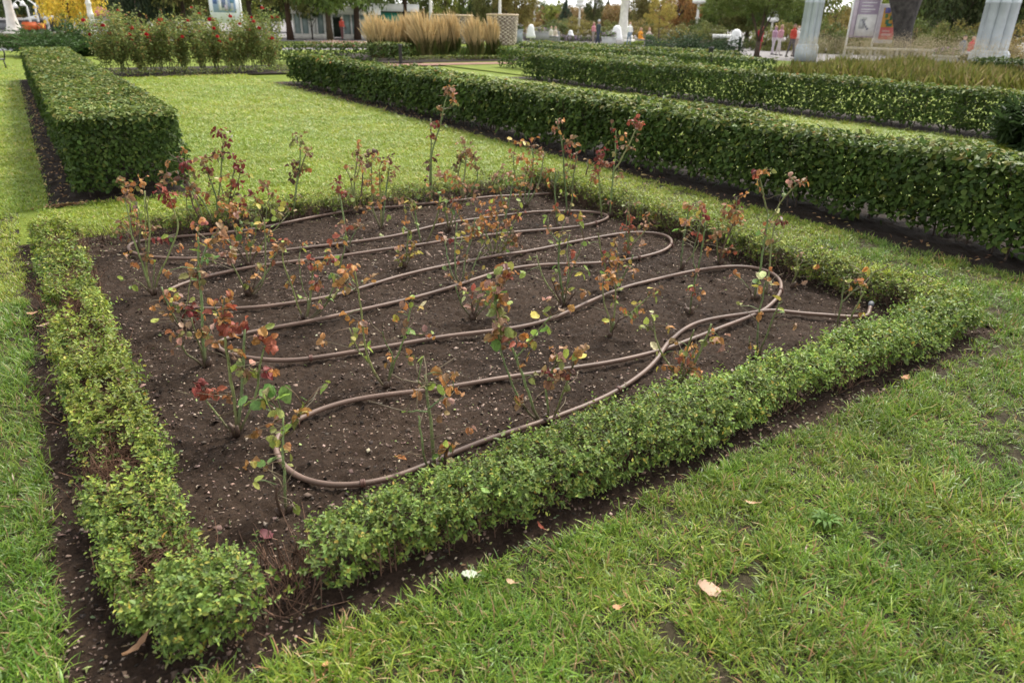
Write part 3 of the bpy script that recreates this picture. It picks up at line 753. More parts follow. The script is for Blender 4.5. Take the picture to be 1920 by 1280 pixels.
ROSES = [
 ("rose bush with arching canes and orange-yellow tuft by the bed's far left corner", (286, 549),
  [('n', [(277, 528), (262, 480), (247, 441), (243, 415), (235, 376)]), ('t', [(274, 512), (279, 465), (281, 430), (276, 395), (271, 358)]), ('n', [(300, 512), (318, 474), (334, 427), (328, 400), (320, 376)]), ('s', [(277, 515), (275, 480), (270, 370)]), ('s', [(268, 535), (253, 524)]), ('s', [(247, 441), (234, 425), (219, 412)], 'mid'), ('s', [(288, 510), (290, 488)])],
  [(308, 362, 'cr5 rd4', 9, 1.0), (320, 377, 'rd4', 7), (235, 368, 'br3 og1', 8), (337, 463, 'og2', 7), (300, 448, 'cr2 br1', 10)]),
 ("rose canes with curled brown and gold leaves behind the arching left bush", (259, 468),
  [('b', [(257, 430), (256, 378)]), ('b', [(246, 430), (244, 380)]), ('s', [(262, 440), (262, 400), (248, 368)])],
  [(245, 348, 'yl2 og3 br2 ol1', 12), (262, 338, 'og3 br1', 9), (232, 340, 'ol2 br1', 8), (225, 330, 'br2', 6), (265, 425, 'br3 cr2', 10), (270, 440, 'cr2', 8), (244, 435, 'cr1 br2', 9)]),
 ("tall rose cane with rust-red leaves beside a loop of hose at left", (385, 684),
  [('t', [(381, 640), (378, 571), (373, 505), (372, 470), (371, 445)]), ('n', [(376, 500), (387, 464), (399, 442)], 'mid'), ('n', [(374, 680), (350, 662), (338, 642), (331, 632)]), ('n', [(380, 664), (368, 632), (359, 595)]), ('s', [(386, 660), (390, 630), (393, 610)])],
  [(371, 422, 'og3 rd2', 9), (377, 475, 'gr3 yg1', 9), (370, 512, 'br4 ol3', 11), (375, 524, 'br4 mr1', 8), (343, 624, 'pk4 ol2', 11), (372, 618, 'br2 og1', 8), (400, 630, 'br2 pk1', 8), (400, 455, 'br2', 6)]),
 ("sprawling rose with yellow-green and crimson leaves near the left hose bend", (343, 615),
  [('b', [(341, 600), (336, 580)]), ('n', [(322, 585), (312, 565), (303, 538)]), ('s', [(346, 590), (352, 560), (358, 520), (365, 505)]), ('b', [(330, 606), (323, 598)])],
  [(318, 546, 'og3 pk1', 8), (336, 552, 'yl2 yg1 og1', 7), (331, 572, 'gr2 ol1', 7), (343, 572, 'pk2', 6), (355, 578, 'cr6', 8), (368, 566, 'yg2', 6), (366, 598, 'cr2', 6), (328, 543, 'yg1', 5), (390, 580, 'yg2', 6)]),
 ("large front-left rose with thick green canes and brick-red leaves", (443, 810),
  [('t', [(441, 767), (430, 695), (424, 650), (418, 608)]), ('t', [(450, 765), (455, 700), (459, 612)]), ('n', [(448, 770), (452, 730), (454, 680)]), ('n', [(478, 745), (485, 702), (490, 672), (498, 648)]), ('n', [(427, 801), (405, 775), (384, 746)])],
  [(414, 600, 'rd5 og3', 13), (432, 612, 'rd4 og1', 9), (460, 603, 'rd3 cr1', 7), (418, 577, 'rd3 og2', 9), (390, 558, 'og1', 2, 1.1), (420, 556, 'og2', 6), (433, 565, 'og2 rd1', 7), (489, 620, 'gr1 yg1 og1', 6, 1.2), (497, 640, 'rd3 og2', 9), (513, 650, 'rd3', 6), (455, 688, 'ol3 pk2 br2', 13, 1.15), (470, 694, 'ol2 pk1', 8, 1.1), (492, 698, 'cr3', 6), (366, 721, 'cr4', 7), (385, 730, 'rd4 cr3', 9), (401, 738, 'rd3 br1', 7), (455, 795, 'yl2', 6), (410, 640, 'br2 og1', 7)]),
 ("single green rose shoot with big fresh green leaves at the front", (534, 962),
  [('n', [(533, 900), (531, 850), (531, 815), (531, 782)]), ('b', [(520, 940), (518, 908)]), ('s', [(531, 820), (545, 797), (560, 775), (570, 760)], 'mid')],
  [(510, 722, 'gr1', 3, 1.6), (532, 722, 'gr1', 3, 1.75), (490, 733, 'pa1 yg1', 5, 1.4), (478, 747, 'gr2', 8, 1.4), (497, 748, 'yl2 gr1', 7, 1.2), (466, 763, 'gr1', 3, 1.6), (517, 752, 'gr2 yg1', 8, 1.3), (525, 770, 'yg2', 6, 1.2), (572, 756, 'gr1 yg1', 6, 1.2), (563, 777, 'og3 yl1', 6), (507, 816, 'yg2 ol1', 6, 1.2), (524, 822, 'yg2 yl1', 6, 1.1), (530, 835, 'og1 yl1', 4), (546, 848, 'yg2', 5), (505, 868, 'gr2 yg1', 7, 1.2), (495, 876, 'br1', 3)]),
 ("rose of three spreading thin canes in the middle foreground", (722, 722),
  [('n', [(700, 694), (685, 649), (677, 580), (665, 505)]), ('s', [(699, 690), (672, 655), (655, 615)]), ('n', [(738, 684), (752, 650), (765, 600), (772, 574)]), ('s', [(736, 672), (722, 640), (717, 622)]), ('s', [(665, 545), (654, 535), (644, 527)], 'mid'), ('s', [(760, 625), (775, 626), (793, 628)], 'mid')],
  [(664, 497, 'og2 rd1', 5), (652, 508, 'og3', 7), (641, 529, 'br2 og2', 8), (677, 602, 'og2 pk1', 6), (689, 612, 'yg1 og1', 5), (660, 624, 'yl1 ol1', 6), (667, 641, 'ol2 yl1', 6), (686, 647, 'br1', 4), (776, 566, 'yg2', 5), (785, 575, 'yl2 pa1', 6), (742, 588, 'yl2 og1', 7), (796, 626, 'pk2', 5), (812, 627, 'yg1 og1', 5), (766, 668, 'ol2 og1', 6), (738, 668, 'og1', 4)]),
 ("many-caned rose with dark red and amber leaves between the hose runs, centre left", (572, 600),
  [('n', [(562, 584), (548, 540), (531, 492), (530, 472)]), ('s', [(577, 565), (566, 533), (561, 494), (563, 472)]), ('t', [(580, 570), (585, 530), (586, 500)]), ('s', [(594, 584), (620, 562), (640, 540), (646, 528)]), ('n', [(606, 578), (622, 545), (634, 512), (645, 470), (648, 432)]), ('s', [(587, 505), (600, 497), (612, 480)], 'mid')],
  [(525, 467, 'br3 og1', 7), (535, 455, 'rd2 br1', 6), (540, 448, 'br1', 4), (575, 455, 'og2', 6), (563, 458, 'yg2', 5), (577, 490, 'rd3 cr1', 8), (592, 494, 'pa1 og1', 5), (604, 490, 'og2', 6), (612, 474, 'og2', 6), (623, 487, 'cr4', 8), (597, 530, 'cr2 rd2', 8), (599, 538, 'og2 br1', 6), (640, 482, 'yl1 yg1', 5), (648, 425, 'pk2 rd2 br1', 9), (622, 447, 'rd2', 5), (634, 453, 'og2 br1', 6), (605, 560, 'yg2', 6), (594, 568, 'og1 pk1', 5), (632, 548, 'ol2', 7), (648, 535, 'rd1 og1 yl1', 7), (652, 505, 'og2', 6)]),
 ("short rose with crimson tips left of the far hose run", (652, 470),
  [('t', [(648, 440), (643, 400), (638, 372), (634, 352)]), ('s', [(656, 455), (668, 432), (672, 425)])],
  [(631, 344, 'cr4 rd1', 7), (646, 363, 'cr4', 7), (637, 362, 'rd1', 4), (673, 425, 'br3 rd1', 8), (662, 420, 'br2', 6)]),
 ("rose with brown old stubs and two leaning green canes at left centre", (468, 550),
  [('n', [(452, 528), (441, 505), (434, 494)]), ('n', [(486, 542), (496, 516), (498, 458), (496, 430), (495, 409)]), ('n', [(501, 510), (510, 490), (517, 474)]), ('b', [(466, 535), (460, 518)]), ('b', [(475, 538), (480, 520)])],
  [(432, 487, 'pk2', 6, 1.2), (424, 473, 'pk2 br1', 7), (495, 418, 'yg2 yl1', 7), (505, 440, 'og2 yg1', 7), (506, 488, 'rd1 yl1', 5), (517, 468, 'og2', 5), (488, 434, 'yl2', 6), (520, 455, 'rd1 br1', 5), (490, 455, 'gr1', 5, 1.1)]),
 ("bushy rose in a mix of orange, pink and green leaves at left centre", (466, 497),
  [('b', [(455, 480), (442, 462), (432, 450)]), ('n', [(463, 474), (464, 450), (466, 432)]), ('b', [(476, 480), (487, 464), (492, 448)]), ('n', [(450, 475), (425, 450), (408, 436)]), ('s', [(460, 470), (440, 430), (432, 400)]), ('s', [(470, 470), (480, 430), (478, 395)]), ('s', [(487, 464), (505, 440), (530, 414), (543, 398)])],
  [(412, 390, 'og4 br1', 9), (432, 392, 'og4 pk1', 9), (442, 398, 'og3 pk2', 8), (451, 412, 'gr2', 6, 1.1), (408, 428, 'og2 br1', 7), (417, 455, 'og3 rd1', 8), (435, 445, 'pk1 og1', 6, 1.3), (432, 472, 'pk2', 7, 1.3), (396, 483, 'ol2 gr1', 7, 1.3), (462, 395, 'og2 yl1', 7), (470, 420, 'gr3 ol1', 9, 1.1), (456, 437, 'gr2', 6, 1.2), (478, 383, 'yl2 yg1', 7, 1.1), (483, 402, 'yg2', 6, 1.2), (504, 386, 'yg2 yl1', 8, 1.1), (517, 394, 'yl2 ol1', 7, 1.1), (487, 459, 'gr2', 6), (523, 402, 'ol1', 5), (466, 400, 'yg3', 8), (500, 432, 'gr1 yg1', 6), (440, 418, 'yg1 og1', 6), (452, 400, 'og2', 6)]),
 ("tall straggly rose with crimson tops behind, left of the lawn's edge", (407, 430),
  [('n', [(409, 382), (413, 340), (416, 300), (418, 272)]), ('n', [(406, 375), (395, 340), (384, 310)]), ('s', [(416, 400), (420, 375), (414, 345)]), ('n', [(385, 385), (365, 358), (350, 338)])],
  [(412, 250, 'cr4 rd2', 10), (421, 267, 'cr4', 7), (425, 247, 'mr1 wh1', 6), (437, 253, 'wh1', 4, 1.1), (405, 290, 'mr3', 6), (420, 287, 'br2 mr1', 7), (410, 298, 'mr2', 5), (380, 302, 'br5 og1', 10), (392, 316, 'br2 cr2', 8), (364, 322, 'ol2 br1', 8), (415, 338, 'pa1', 4), (375, 325, 'ol2 br1', 8)]),
 ("thin rose canes with wine-red leaves standing against the far lawn", (428, 427),
  [('n', [(430, 380), (435, 345), (439, 318)]), ('s', [(434, 380), (445, 345), (452, 315)])],
  [(442, 314, 'cr4', 8), (452, 305, 'cr3 rd1', 7), (437, 296, 'cr2', 6), (456, 322, 'cr2', 5), (440, 342, 'cr3 rd1', 8), (448, 346, 'rd3', 6), (438, 367, 'mr2', 5), (450, 383, 'cr2 br1', 8)]),
 ("dry rose with pale papery leaves and a maroon knot near the hedge end", (388, 434),
  [('n', [(378, 400), (362, 365), (348, 337)]), ('b', [(348, 334), (341, 315), (333, 296)], 'mid'), ('b', [(375, 410), (362, 385), (356, 360), (350, 340)]), ('s', [(353, 395), (350, 372), (347, 360)])],
  [(344, 303, 'cr3 mr1', 7), (340, 313, 'cr2', 4), (312, 328, 'br4 mr1', 10), (318, 343, 'og1 br1', 7), (336, 330, 'wh1', 5, 1.3), (361, 332, 'wh1', 5, 1.2), (348, 337, 'mr3', 6), (357, 312, 'cr2 og1', 7), (355, 366, 'cr2', 6), (374, 385, 'mr2', 7), (386, 374, 'rd2', 6), (330, 372, 'br2', 8)]),
 ("slim double-stemmed rose with dark shrivelled leaves, alone before the lawn", (548, 412),
  [('n', [(553, 375), (558, 335), (563, 300), (563, 268)]), ('n', [(556, 350), (563, 320), (573, 290)])],
  [(551, 262, 'ol2 br1', 6), (562, 258, 'br3 ol1', 8), (577, 284, 'br3 mr1', 6), (550, 302, 'mr2', 5), (553, 315, 'mr3', 6), (551, 325, 'mr3 br1', 6), (562, 322, 'og2', 5), (549, 334, 'mr2', 4), (553, 370, 'mr3', 6), (566, 275, 'og1 br1', 5)]),
 ("low rose remnant with small dark red tips by the far-side edging", (497, 424),
  [('s', [(500, 395), (503, 370), (502, 352)]), ('s', [(486, 400), (480, 380), (477, 370)])],
  [(476, 366, 'cr3', 6), (480, 360, 'rd1', 3), (500, 349, 'br3 cr1', 8), (510, 360, 'cr1 br1', 6), (530, 380, 'cr2 br1', 8), (543, 392, 'pa2', 6), (465, 368, 'mr1', 4)]),
 ("forked rose with an orange tip and a bare elbowed twig at the far side", (667, 402),
  [('n', [(662, 380), (661, 357), (655, 328), (644, 312)]), ('n', [(664, 354), (667, 320), (674, 276)]), ('b', [(676, 376), (679, 345), (681, 315)]), ('s', [(664, 350), (672, 322), (677, 300)])],
  [(671, 270, 'og2', 5), (665, 283, 'br2 pk1', 6), (678, 295, 'br3 mr1 og1', 8), (660, 334, 'mr1', 4), (675, 330, 'og1 yl1', 6), (685, 342, 'br2', 6), (688, 340, 'pk1', 5)]),
 ("leafy amber and brown rose clump at the far side, left of the tall cane", (716, 428),
  [('n', [(700, 395), (697, 350), (696, 308)]), ('n', [(714, 390), (712, 345), (711, 318)]), ('n', [(720, 390), (726, 345), (730, 315)]), ('b', [(708, 415), (700, 402)])],
  [(688, 300, 'br3 mr2', 9), (698, 288, 'mr4 br1', 8), (705, 296, 'og3 yl2', 9), (714, 306, 'og3 yl2 br1', 10), (730, 297, 'mr4 br1', 8), (742, 317, 'br3', 7), (712, 325, 'br2 og1', 8), (727, 327, 'ol2 br1', 7), (697, 332, 'og2 yl1', 7), (710, 350, 'og1', 5), (733, 340, 'br1', 5), (688, 365, 'yl2', 7), (726, 402, 'yg2', 5), (705, 380, 'og2', 8), (698, 345, 'og2 br1', 8)]),
 ("tallest rose cane, topped by a curled brown and pink tuft, far middle", (809, 383),
  [('n', [(806, 330), (808, 290), (809, 262), (807, 222)]), ('n', [(809, 300), (816, 265), (827, 228), (834, 193), (841, 176)]), ('s', [(830, 207), (838, 204), (846, 203)], 'mid')],
  [(842, 166, 'og2 pk2 br2', 8), (836, 170, 'br2', 5), (851, 178, 'pk2', 5), (815, 232, 'cr2 br2', 7), (811, 250, 'cr3', 6), (824, 225, 'br1', 4), (817, 297, 'mr2 cr1', 5), (809, 307, 'mr2', 7), (804, 335, 'mr2', 5)]),
 ("three-stemmed rose with russet heads at the far side, right of the tall cane", (869, 376),
  [('n', [(870, 338), (874, 298), (872, 280), (869, 261)]), ('n', [(859, 335), (862, 312), (866, 298)]), ('s', [(893, 340), (895, 322), (890, 302)])],
  [(868, 284, 'br4 og2', 9), (880, 277, 'og2 pk1 br2', 8), (862, 292, 'br3 ol2', 8), (876, 290, 'br3', 7), (857, 302, 'mr2 br1', 6), (891, 296, 'br3 mr1 pk1', 7), (867, 260, 'br2', 3), (882, 314, 'br1', 4), (856, 315, 'ol2', 6)]),
 ("dense low rose with red, yellow and green leaves under the far-side edging", (842, 430),
  [('n', [(838, 405), (835, 370)]), ('n', [(848, 405), (850, 385)]), ('s', [(856, 408), (864, 385)]), ('s', [(835, 400), (822, 365), (812, 350)])],
  [(829, 343, 'yg3 yl1', 7), (856, 378, 'rd4 og2', 9), (845, 366, 'yg2 pa1', 7), (815, 352, 'yg2 ol1', 8), (788, 358, 'gr2 yg1', 8), (832, 325, 'og3 br2', 9), (820, 327, 'br3 mr1', 8), (850, 330, 'og2 br2', 9), (865, 345, 'br3 og1', 10), (880, 350, 'br2 pk1', 10), (888, 368, 'pk2 br1', 9), (862, 408, 'og2 yl1', 7), (845, 395, 'og2', 7), (852, 345, 'yl2 og1', 8), (808, 360, 'br2 og1', 7)]),
 ("rose with two crossing stems and pale green tips left of the middle", (790, 457),
  [('n', [(785, 435), (779, 400), (778, 380)]), ('s', [(783, 430), (774, 405), (768, 388)]), ('n', [(802, 450), (815, 420), (822, 395), (824, 370)])],
  [(772, 376, 'ol2 yl2', 8), (780, 380, 'gr1', 4), (745, 374, 'br2 ol1', 7), (790, 390, 'pa1', 4), (824, 366, 'gr2 yg1', 7), (757, 370, 'br1', 5), (815, 380, 'og1', 5)]),
 ("small rose with one bright yellow leaf right of centre-left hose run", (760, 498),
  [('n', [(763, 466), (766, 432)]), ('s', [(770, 480), (777, 460)])],
  [(760, 413, 'og3', 6), (757, 477, 'og2 ol2', 8), (781, 473, 'yl3', 5), (768, 452, 'yg2', 6), (765, 432, 'ol1', 4), (752, 488, 'ol2', 6), (770, 470, 'og1 yl1', 6)]),
 ("rose with five upright canes, one capped by a pale peach leaf, middle", (866, 533),
  [('n', [(850, 520), (840, 485), (834, 452)]), ('n', [(855, 515), (853, 480), (855, 440), (857, 418)]), ('n', [(868, 520), (873, 487), (886, 440), (891, 409)]), ('n', [(878, 525), (892, 490), (901, 471)]), ('s', [(858, 460), (868, 451), (880, 455)], 'mid')],
  [(834, 442, 'pk1 pa1', 5, 1.2), (840, 447, 'cr2', 4), (858, 437, 'yl2 ol1', 7), (862, 463, 'ol1 yl1', 6), (880, 425, 'og2 br2', 9), (875, 420, 'br2', 7), (878, 512, 'br2 og1', 7), (862, 490, 'rd1', 5), (900, 500, 'yl1', 4), (897, 411, 'og1 br1', 6)]),
 ("leafy low rose of pink, rust and green leaves at the middle of the bed", (886, 594),
  [('n', [(881, 594), (866, 572), (858, 550), (854, 536)]), ('n', [(893, 580), (900, 560), (906, 545)]), ('n', [(905, 580), (925, 560), (935, 545)]), ('b', [(886, 580), (884, 565)])],
  [(862, 538, 'pk2 br1', 8), (875, 546, 'pa1 yg1', 7, 1.1), (885, 551, 'rd2 pk1', 6), (905, 545, 'og2 ol2', 9, 1.1), (918, 530, 'og2 gr2', 10, 1.1), (912, 558, 'gr1 ol1', 7), (928, 565, 'gr2 pk1', 9), (887, 578, 'pk2', 6), (880, 601, 'gr3', 7), (920, 575, 'ol2 yg1', 8), (900, 566, 'ol1', 6)]),
 ("tallest front rose, crowned by a big mass of bronze and green leaves", (1018, 790),
  [('n', [(996, 778), (970, 740), (954, 704), (940, 660), (933, 610), (930, 560)]), ('t', [(1004, 775), (990, 735), (976, 693), (962, 655), (950, 632)]), ('n', [(1028, 775), (1024, 730), (1033, 700), (1041, 685)]), ('n', [(1040, 778), (1056, 735), (1072, 693)]), ('s', [(965, 672), (988, 648), (1010, 618), (1034, 592)], 'mid')],
  [(926, 548, 'og3 gr2 pk1', 11, 1.2), (938, 538, 'pk2 og2 ol1', 10, 1.15), (947, 552, 'og2 yg1 br1', 10, 1.2), (930, 575, 'ol3 pk1 gr1', 10, 1.2), (942, 590, 'pk2 ol2', 10, 1.2), (928, 600, 'yg1 pk2', 9, 1.25), (938, 607, 'ol2 pk1', 8, 1.2), (925, 628, 'br2 gr2 og1', 9, 1.2), (950, 628, 'br3 ol2', 10, 1.2), (968, 632, 'br2 rd1 og1', 9, 1.1), (980, 642, 'rd1 og1', 5), (934, 520, 'rd2 pk2 og1', 9, 1.1), (950, 505, 'og3 br1', 9), (945, 494, 'pk1 ol1', 6, 1.2), (960, 515, 'og2', 7), (948, 570, 'og1 yg1', 8), (940, 640, 'br1', 6), (955, 655, 'br2', 7),
   (1040, 660, 'pk2 og1', 8, 1.15), (1060, 655, 'pk1 yg1', 7, 1.3), (1072, 670, 'yl1 og2', 7, 1.3), (1048, 670, 'pk1 ol1', 6, 1.1), (1097, 647, 'br3', 6), (1083, 660, 'og1 yg1', 6), (1022, 700, 'cr2 br1', 7), (1045, 702, 'br3 og1', 8), (1055, 708, 'br2 rd1', 6), (1065, 690, 'mr2', 6), (998, 632, 'yg2 yl1', 6), (1000, 655, 'yl1 yg1', 5), (1016, 583, 'yg3 yl1', 6, 1.1), (1023, 562, 'pk2', 6), (988, 685, 'og2', 7), (1032, 752, 'pk2', 5), (970, 740, 'br1', 4)]),
 ("amber and yellow-leaved rose in the thick of the middle group", (925, 480),
  [('n', [(918, 455), (908, 430), (900, 398)]), ('n', [(930, 450), (934, 420), (930, 395)]), ('s', [(940, 455), (955, 430), (968, 412)]), ('n', [(945, 465), (955, 440), (962, 425)]), ('s', [(915, 465), (905, 445), (902, 420)])],
  [(905, 395, 'og3 rd1', 8), (922, 394, 'og3 rd2', 9), (935, 400, 'og2 br1', 8), (915, 408, 'yl1 og2', 8), (905, 420, 'og3 br1', 9), (922, 440, 'yl3 og1', 9), (935, 446, 'yl3 yg1', 9), (910, 452, 'yl2 og1', 8), (945, 455, 'ol2 yg1', 8), (965, 440, 'pk2 br3', 10), (972, 450, 'pk3', 9), (950, 467, 'gr2', 6, 1.1), (925, 487, 'ol3 og1', 9), (940, 430, 'og2 br1', 9), (928, 420, 'br1 og1', 8), (896, 390, 'yl1', 4), (945, 415, 'og1 pk1', 8), (890, 430, 'br1 og1', 7), (910, 478, 'ol2', 7)]),
 ("thick-caned rose crowned with peach and yellow leaves, upper middle", (944, 428),
  [('t', [(950, 395), (958, 360), (961, 345)]), ('n', [(948, 400), (938, 360), (930, 335)])],
  [(967, 338, 'og2 yl2 pa1', 8), (980, 340, 'og2', 6), (932, 325, 'pk2 br1', 8), (945, 328, 'pk2 br1', 8), (955, 332, 'pk1 yl1', 7), (965, 372, 'yg2', 7), (950, 372, 'yg2 og1', 9), (972, 402, 'rd3 cr1', 8), (965, 395, 'ol2', 7), (938, 350, 'ol2 og1', 9), (928, 368, 'og2 br1', 8), (942, 382, 'og2', 7), (975, 375, 'yg2', 6)]),
 ("bushy yellow-and-orange rose at the bed's far right part", (985, 388),
  [('s', [(970, 350), (964, 315), (963, 292)]), ('n', [(995, 350), (1000, 310), (998, 278)]), ('n', [(1010, 345), (1016, 315), (1021, 286)]), ('s', [(985, 350), (984, 310)])],
  [(970, 265, 'yl2 og2', 8), (983, 263, 'yl2 pa1', 7), (998, 275, 'br3 cr1', 7), (1003, 285, 'br2', 5), (1017, 288, 'og2 br1', 6), (964, 287, 'yl1 br1', 6), (978, 295, 'og3 yl1', 8), (988, 303, 'og3 br1', 8), (1004, 298, 'og2 rd1', 7), (998, 306, 'yl1 og1', 6), (985, 320, 'br2 cr1', 9), (1000, 325, 'cr2 br1', 8), (1002, 330, 'yg1', 4), (1018, 320, 'br3', 7), (975, 330, 'ol2', 9), (1008, 345, 'pa1 br1', 8), (996, 348, 'pk1 br1', 7), (1004, 259, 'og1', 3), (990, 345, 'br2', 8)]),
 ("bare upright rose stem with a grey stub at the far hose end", (1046, 426),
  [('n', [(1043, 400), (1040, 355), (1042, 330), (1041, 314)]), ('b', [(1040, 412), (1033, 397)]), ('s', [(1042, 345), (1048, 322)], 'mid')],
  [(1039, 385, 'rd1', 3)]),
 ("tall zigzag rose stem with salmon leaves and pale green lower tuft", (1064, 402),
  [('n', [(1060, 350), (1057, 310), (1056, 285), (1052, 262), (1050, 248), (1044, 223)]), ('n', [(1072, 380), (1074, 340), (1079, 310), (1081, 292)]), ('s', [(1058, 335), (1066, 315), (1069, 307)], 'mid')],
  [(1045, 238, 'pk2 og2', 7), (1054, 226, 'pk1 og1', 5), (1040, 241, 'pk1', 4), (1067, 268, 'br4 pk1', 8), (1060, 280, 'cr2 pk1', 8), (1067, 284, 'rd2', 5), (1081, 290, 'rd1 pk1', 4), (1063, 364, 'gr2 pa2', 8), (1053, 370, 'yg2', 6), (1066, 378, 'pa1', 5), (1068, 395, 'rd2', 6), (1083, 303, 'rd1', 3), (1059, 395, 'gr1', 5)]),
 ("rose stem with a bright red leaf head before the right edging", (1129, 413),
  [('n', [(1127, 390), (1124, 345), (1123, 312)])],
  [(1120, 290, 'cr3 rd1', 7), (1130, 288, 'cr3 rd1', 7), (1122, 303, 'rd4', 7), (1132, 303, 'rd3 pk1', 8), (1147, 305, 'rd2', 4), (1136, 312, 'pk2 br1', 7), (1116, 320, 'rd3 br1', 7), (1117, 334, 'og3', 7), (1108, 332, 'br1', 5)]),
 ("tall forked rose reaching over the lawn with red tips on both arms", (1144, 407),
  [('t', [(1146, 372), (1149, 335), (1153, 300), (1154, 270), (1155, 245)]), ('n', [(1151, 320), (1160, 308), (1170, 288), (1180, 270), (1192, 243)], 'mid')],
  [(1186, 228, 'rd3', 6, 1.1), (1197, 230, 'rd3 cr1', 7), (1204, 235, 'rd2', 5), (1192, 238, 'pk1', 4), (1148, 240, 'mr1 cr1', 5), (1157, 254, 'rd1', 3), (1162, 258, 'yg1', 4), (1158, 270, 'rd1', 3), (1162, 327, 'br2', 5), (1192, 259, 'br1', 4)]),
 ("blackened cut stump stem leaning in the far right corner", (1088, 366), [('b', [(1094, 340), (1099, 325), (1103, 312)])], [(1078, 345, 'br2', 7)]),
 ("rose with red leaflets inside the right-hand hose loop", (1176, 480),
  [('n', [(1180, 450), (1180, 410), (1179, 390), (1181, 368)]), ('n', [(1182, 465), (1198, 445), (1210, 432), (1218, 420)]), ('s', [(1177, 460), (1174, 430), (1177, 395)])],
  [(1186, 405, 'rd2', 4), (1172, 428, 'rd3', 6), (1185, 423, 'rd2', 4), (1193, 436, 'rd1 br1', 6), (1173, 463, 'rd2 br2', 7), (1207, 421, 'gr1', 4), (1215, 422, 'br2', 5), (1176, 390, 'pk1', 4), (1187, 382, 'br1', 4), (1194, 428, 'ol1', 5)]),
 ("pale drooping rose leaves at the foot of the right edging", (1236, 428),
  [('s', [(1234, 408), (1228, 392)]), ('s', [(1240, 410), (1240, 390)])],
  [(1222, 392, 'pa3', 7), (1243, 386, 'pa2 og1', 8), (1250, 397, 'og2 pa1', 8), (1236, 409, 'og2', 6), (1226, 412, 'ol1', 5)]),
 ("rose with a bare upright cane and lone yellow-green leaves, centre right", (1058, 570),
  [('n', [(1042, 556), (1022, 526), (1012, 500), (1006, 478)]), ('t', [(1054, 545), (1048, 503), (1048, 470), (1050, 445)]), ('b', [(1051, 562), (1040, 540), (1033, 520)]), ('b', [(1070, 558), (1082, 544)]), ('s', [(1063, 540), (1070, 515), (1085, 475), (1095, 449)]), ('s', [(1066, 500), (1063, 470), (1068, 440)]), ('s', [(1048, 454), (1036, 440), (1027, 430)], 'mid')],
  [(1033, 507, 'gr1', 3, 1.2), (1041, 508, 'yg1', 3, 1.2), (1092, 514, 'yl1 yg1', 5, 1.2), (1071, 474, 'rd2', 5), (1068, 463, 'gr1', 4), (1070, 495, 'og2 pk1', 6), (1053, 435, 'yl2 pa1', 8), (1064, 440, 'yl3', 8), (1085, 415, 'yg2 yl1', 6, 1.2), (1062, 408, 'yl2 pk1', 7), (1080, 408, 'og1 rd1', 6), (1062, 508, 'rd1', 4), (1027, 427, 'br2', 4), (1062, 472, 'yl1', 4)]),
 ("woody-stumped rose with mottled orange leaves right of centre", (1142, 627),
  [('n', [(1145, 605), (1133, 570), (1130, 535)]), ('n', [(1150, 600), (1154, 560), (1154, 530), (1151, 512)]), ('b', [(1158, 602), (1172, 594), (1180, 590)]), ('n', [(1180, 590), (1200, 572), (1217, 555)], 'mid'), ('t', [(1152, 604)])],
  [(1128, 531, 'og2 pk1', 6), (1134, 524, 'og2', 5), (1146, 523, 'og2 yl1', 7), (1160, 542, 'gr1', 3, 1.2), (1167, 545, 'yg1', 3, 1.3), (1166, 522, 'og2', 6), (1185, 588, 'gr2 ol1', 8), (1190, 590, 'og1 pk1', 6), (1170, 574, 'og1 yg1', 6), (1199, 570, 'pk1 yl1', 6), (1189, 572, 'yg2', 5), (1228, 540, 'br4', 7), (1212, 544, 'yl1', 4), (1152, 510, 'og2 br1', 7)]),
 ("dense rose with orange and lime leaves right of the middle, on the hose", (1157, 543),
  [('n', [(1142, 522), (1132, 490), (1124, 455), (1121, 437)]), ('n', [(1168, 520), (1178, 500), (1187, 478)]), ('s', [(1158, 515), (1160, 490), (1155, 465)])],
  [(1152, 465, 'og2 yl1', 7), (1160, 482, 'og3 yl1', 8), (1170, 490, 'yg3', 7), (1150, 490, 'og2 br1', 8), (1165, 500, 'yg1 og2', 7), (1190, 506, 'og2 pk1', 7), (1185, 500, 'pk2', 6), (1140, 480, 'og1 cr1', 6), (1148, 505, 'og2 rd1', 8), (1182, 488, 'yl1', 4), (1130, 473, 'cr1', 4)]),
 ("upright thin rose with red and orange scraps beside the right hose bend", (1294, 586),
  [('n', [(1296, 565), (1302, 530), (1309, 505), (1314, 478), (1320, 440), (1322, 416)]), ('s', [(1306, 508), (1299, 488), (1303, 460), (1312, 425), (1314, 399)], 'mid'), ('b', [(1288, 580), (1284, 570)]), ('s', [(1300, 582), (1308, 572)])],
  [(1294, 538, 'rd2 yg1', 6), (1304, 537, 'yg1 og1', 5), (1312, 554, 'og2', 4), (1303, 549, 'rd1', 3), (1317, 387, 'cr2', 4), (1320, 403, 'rd1 cr1', 4), (1308, 436, 'rd2', 6), (1316, 440, 'rd2', 5), (1326, 410, 'br1', 4), (1310, 395, 'br2', 5)]),
 ("single brown-tipped rose cane left of the right hose bend", (1277, 502), [('n', [(1279, 470), (1284, 435), (1289, 405), (1292, 388)]), ('s', [(1283, 495), (1300, 475), (1310, 455)])], [(1291, 384, 'br3 og1', 7), (1299, 386, 'og1', 4), (1283, 445, 'br1', 4)]),
 ("rose with a shaggy orange-brown leaf mass against the right edging", (1348, 494),
  [('b', [(1354, 470), (1366, 440), (1376, 415)]), ('n', [(1345, 470), (1344, 448)]), ('s', [(1358, 465), (1362, 440)]), ('s', [(1376, 410), (1380, 390), (1381, 369)], 'mid')],
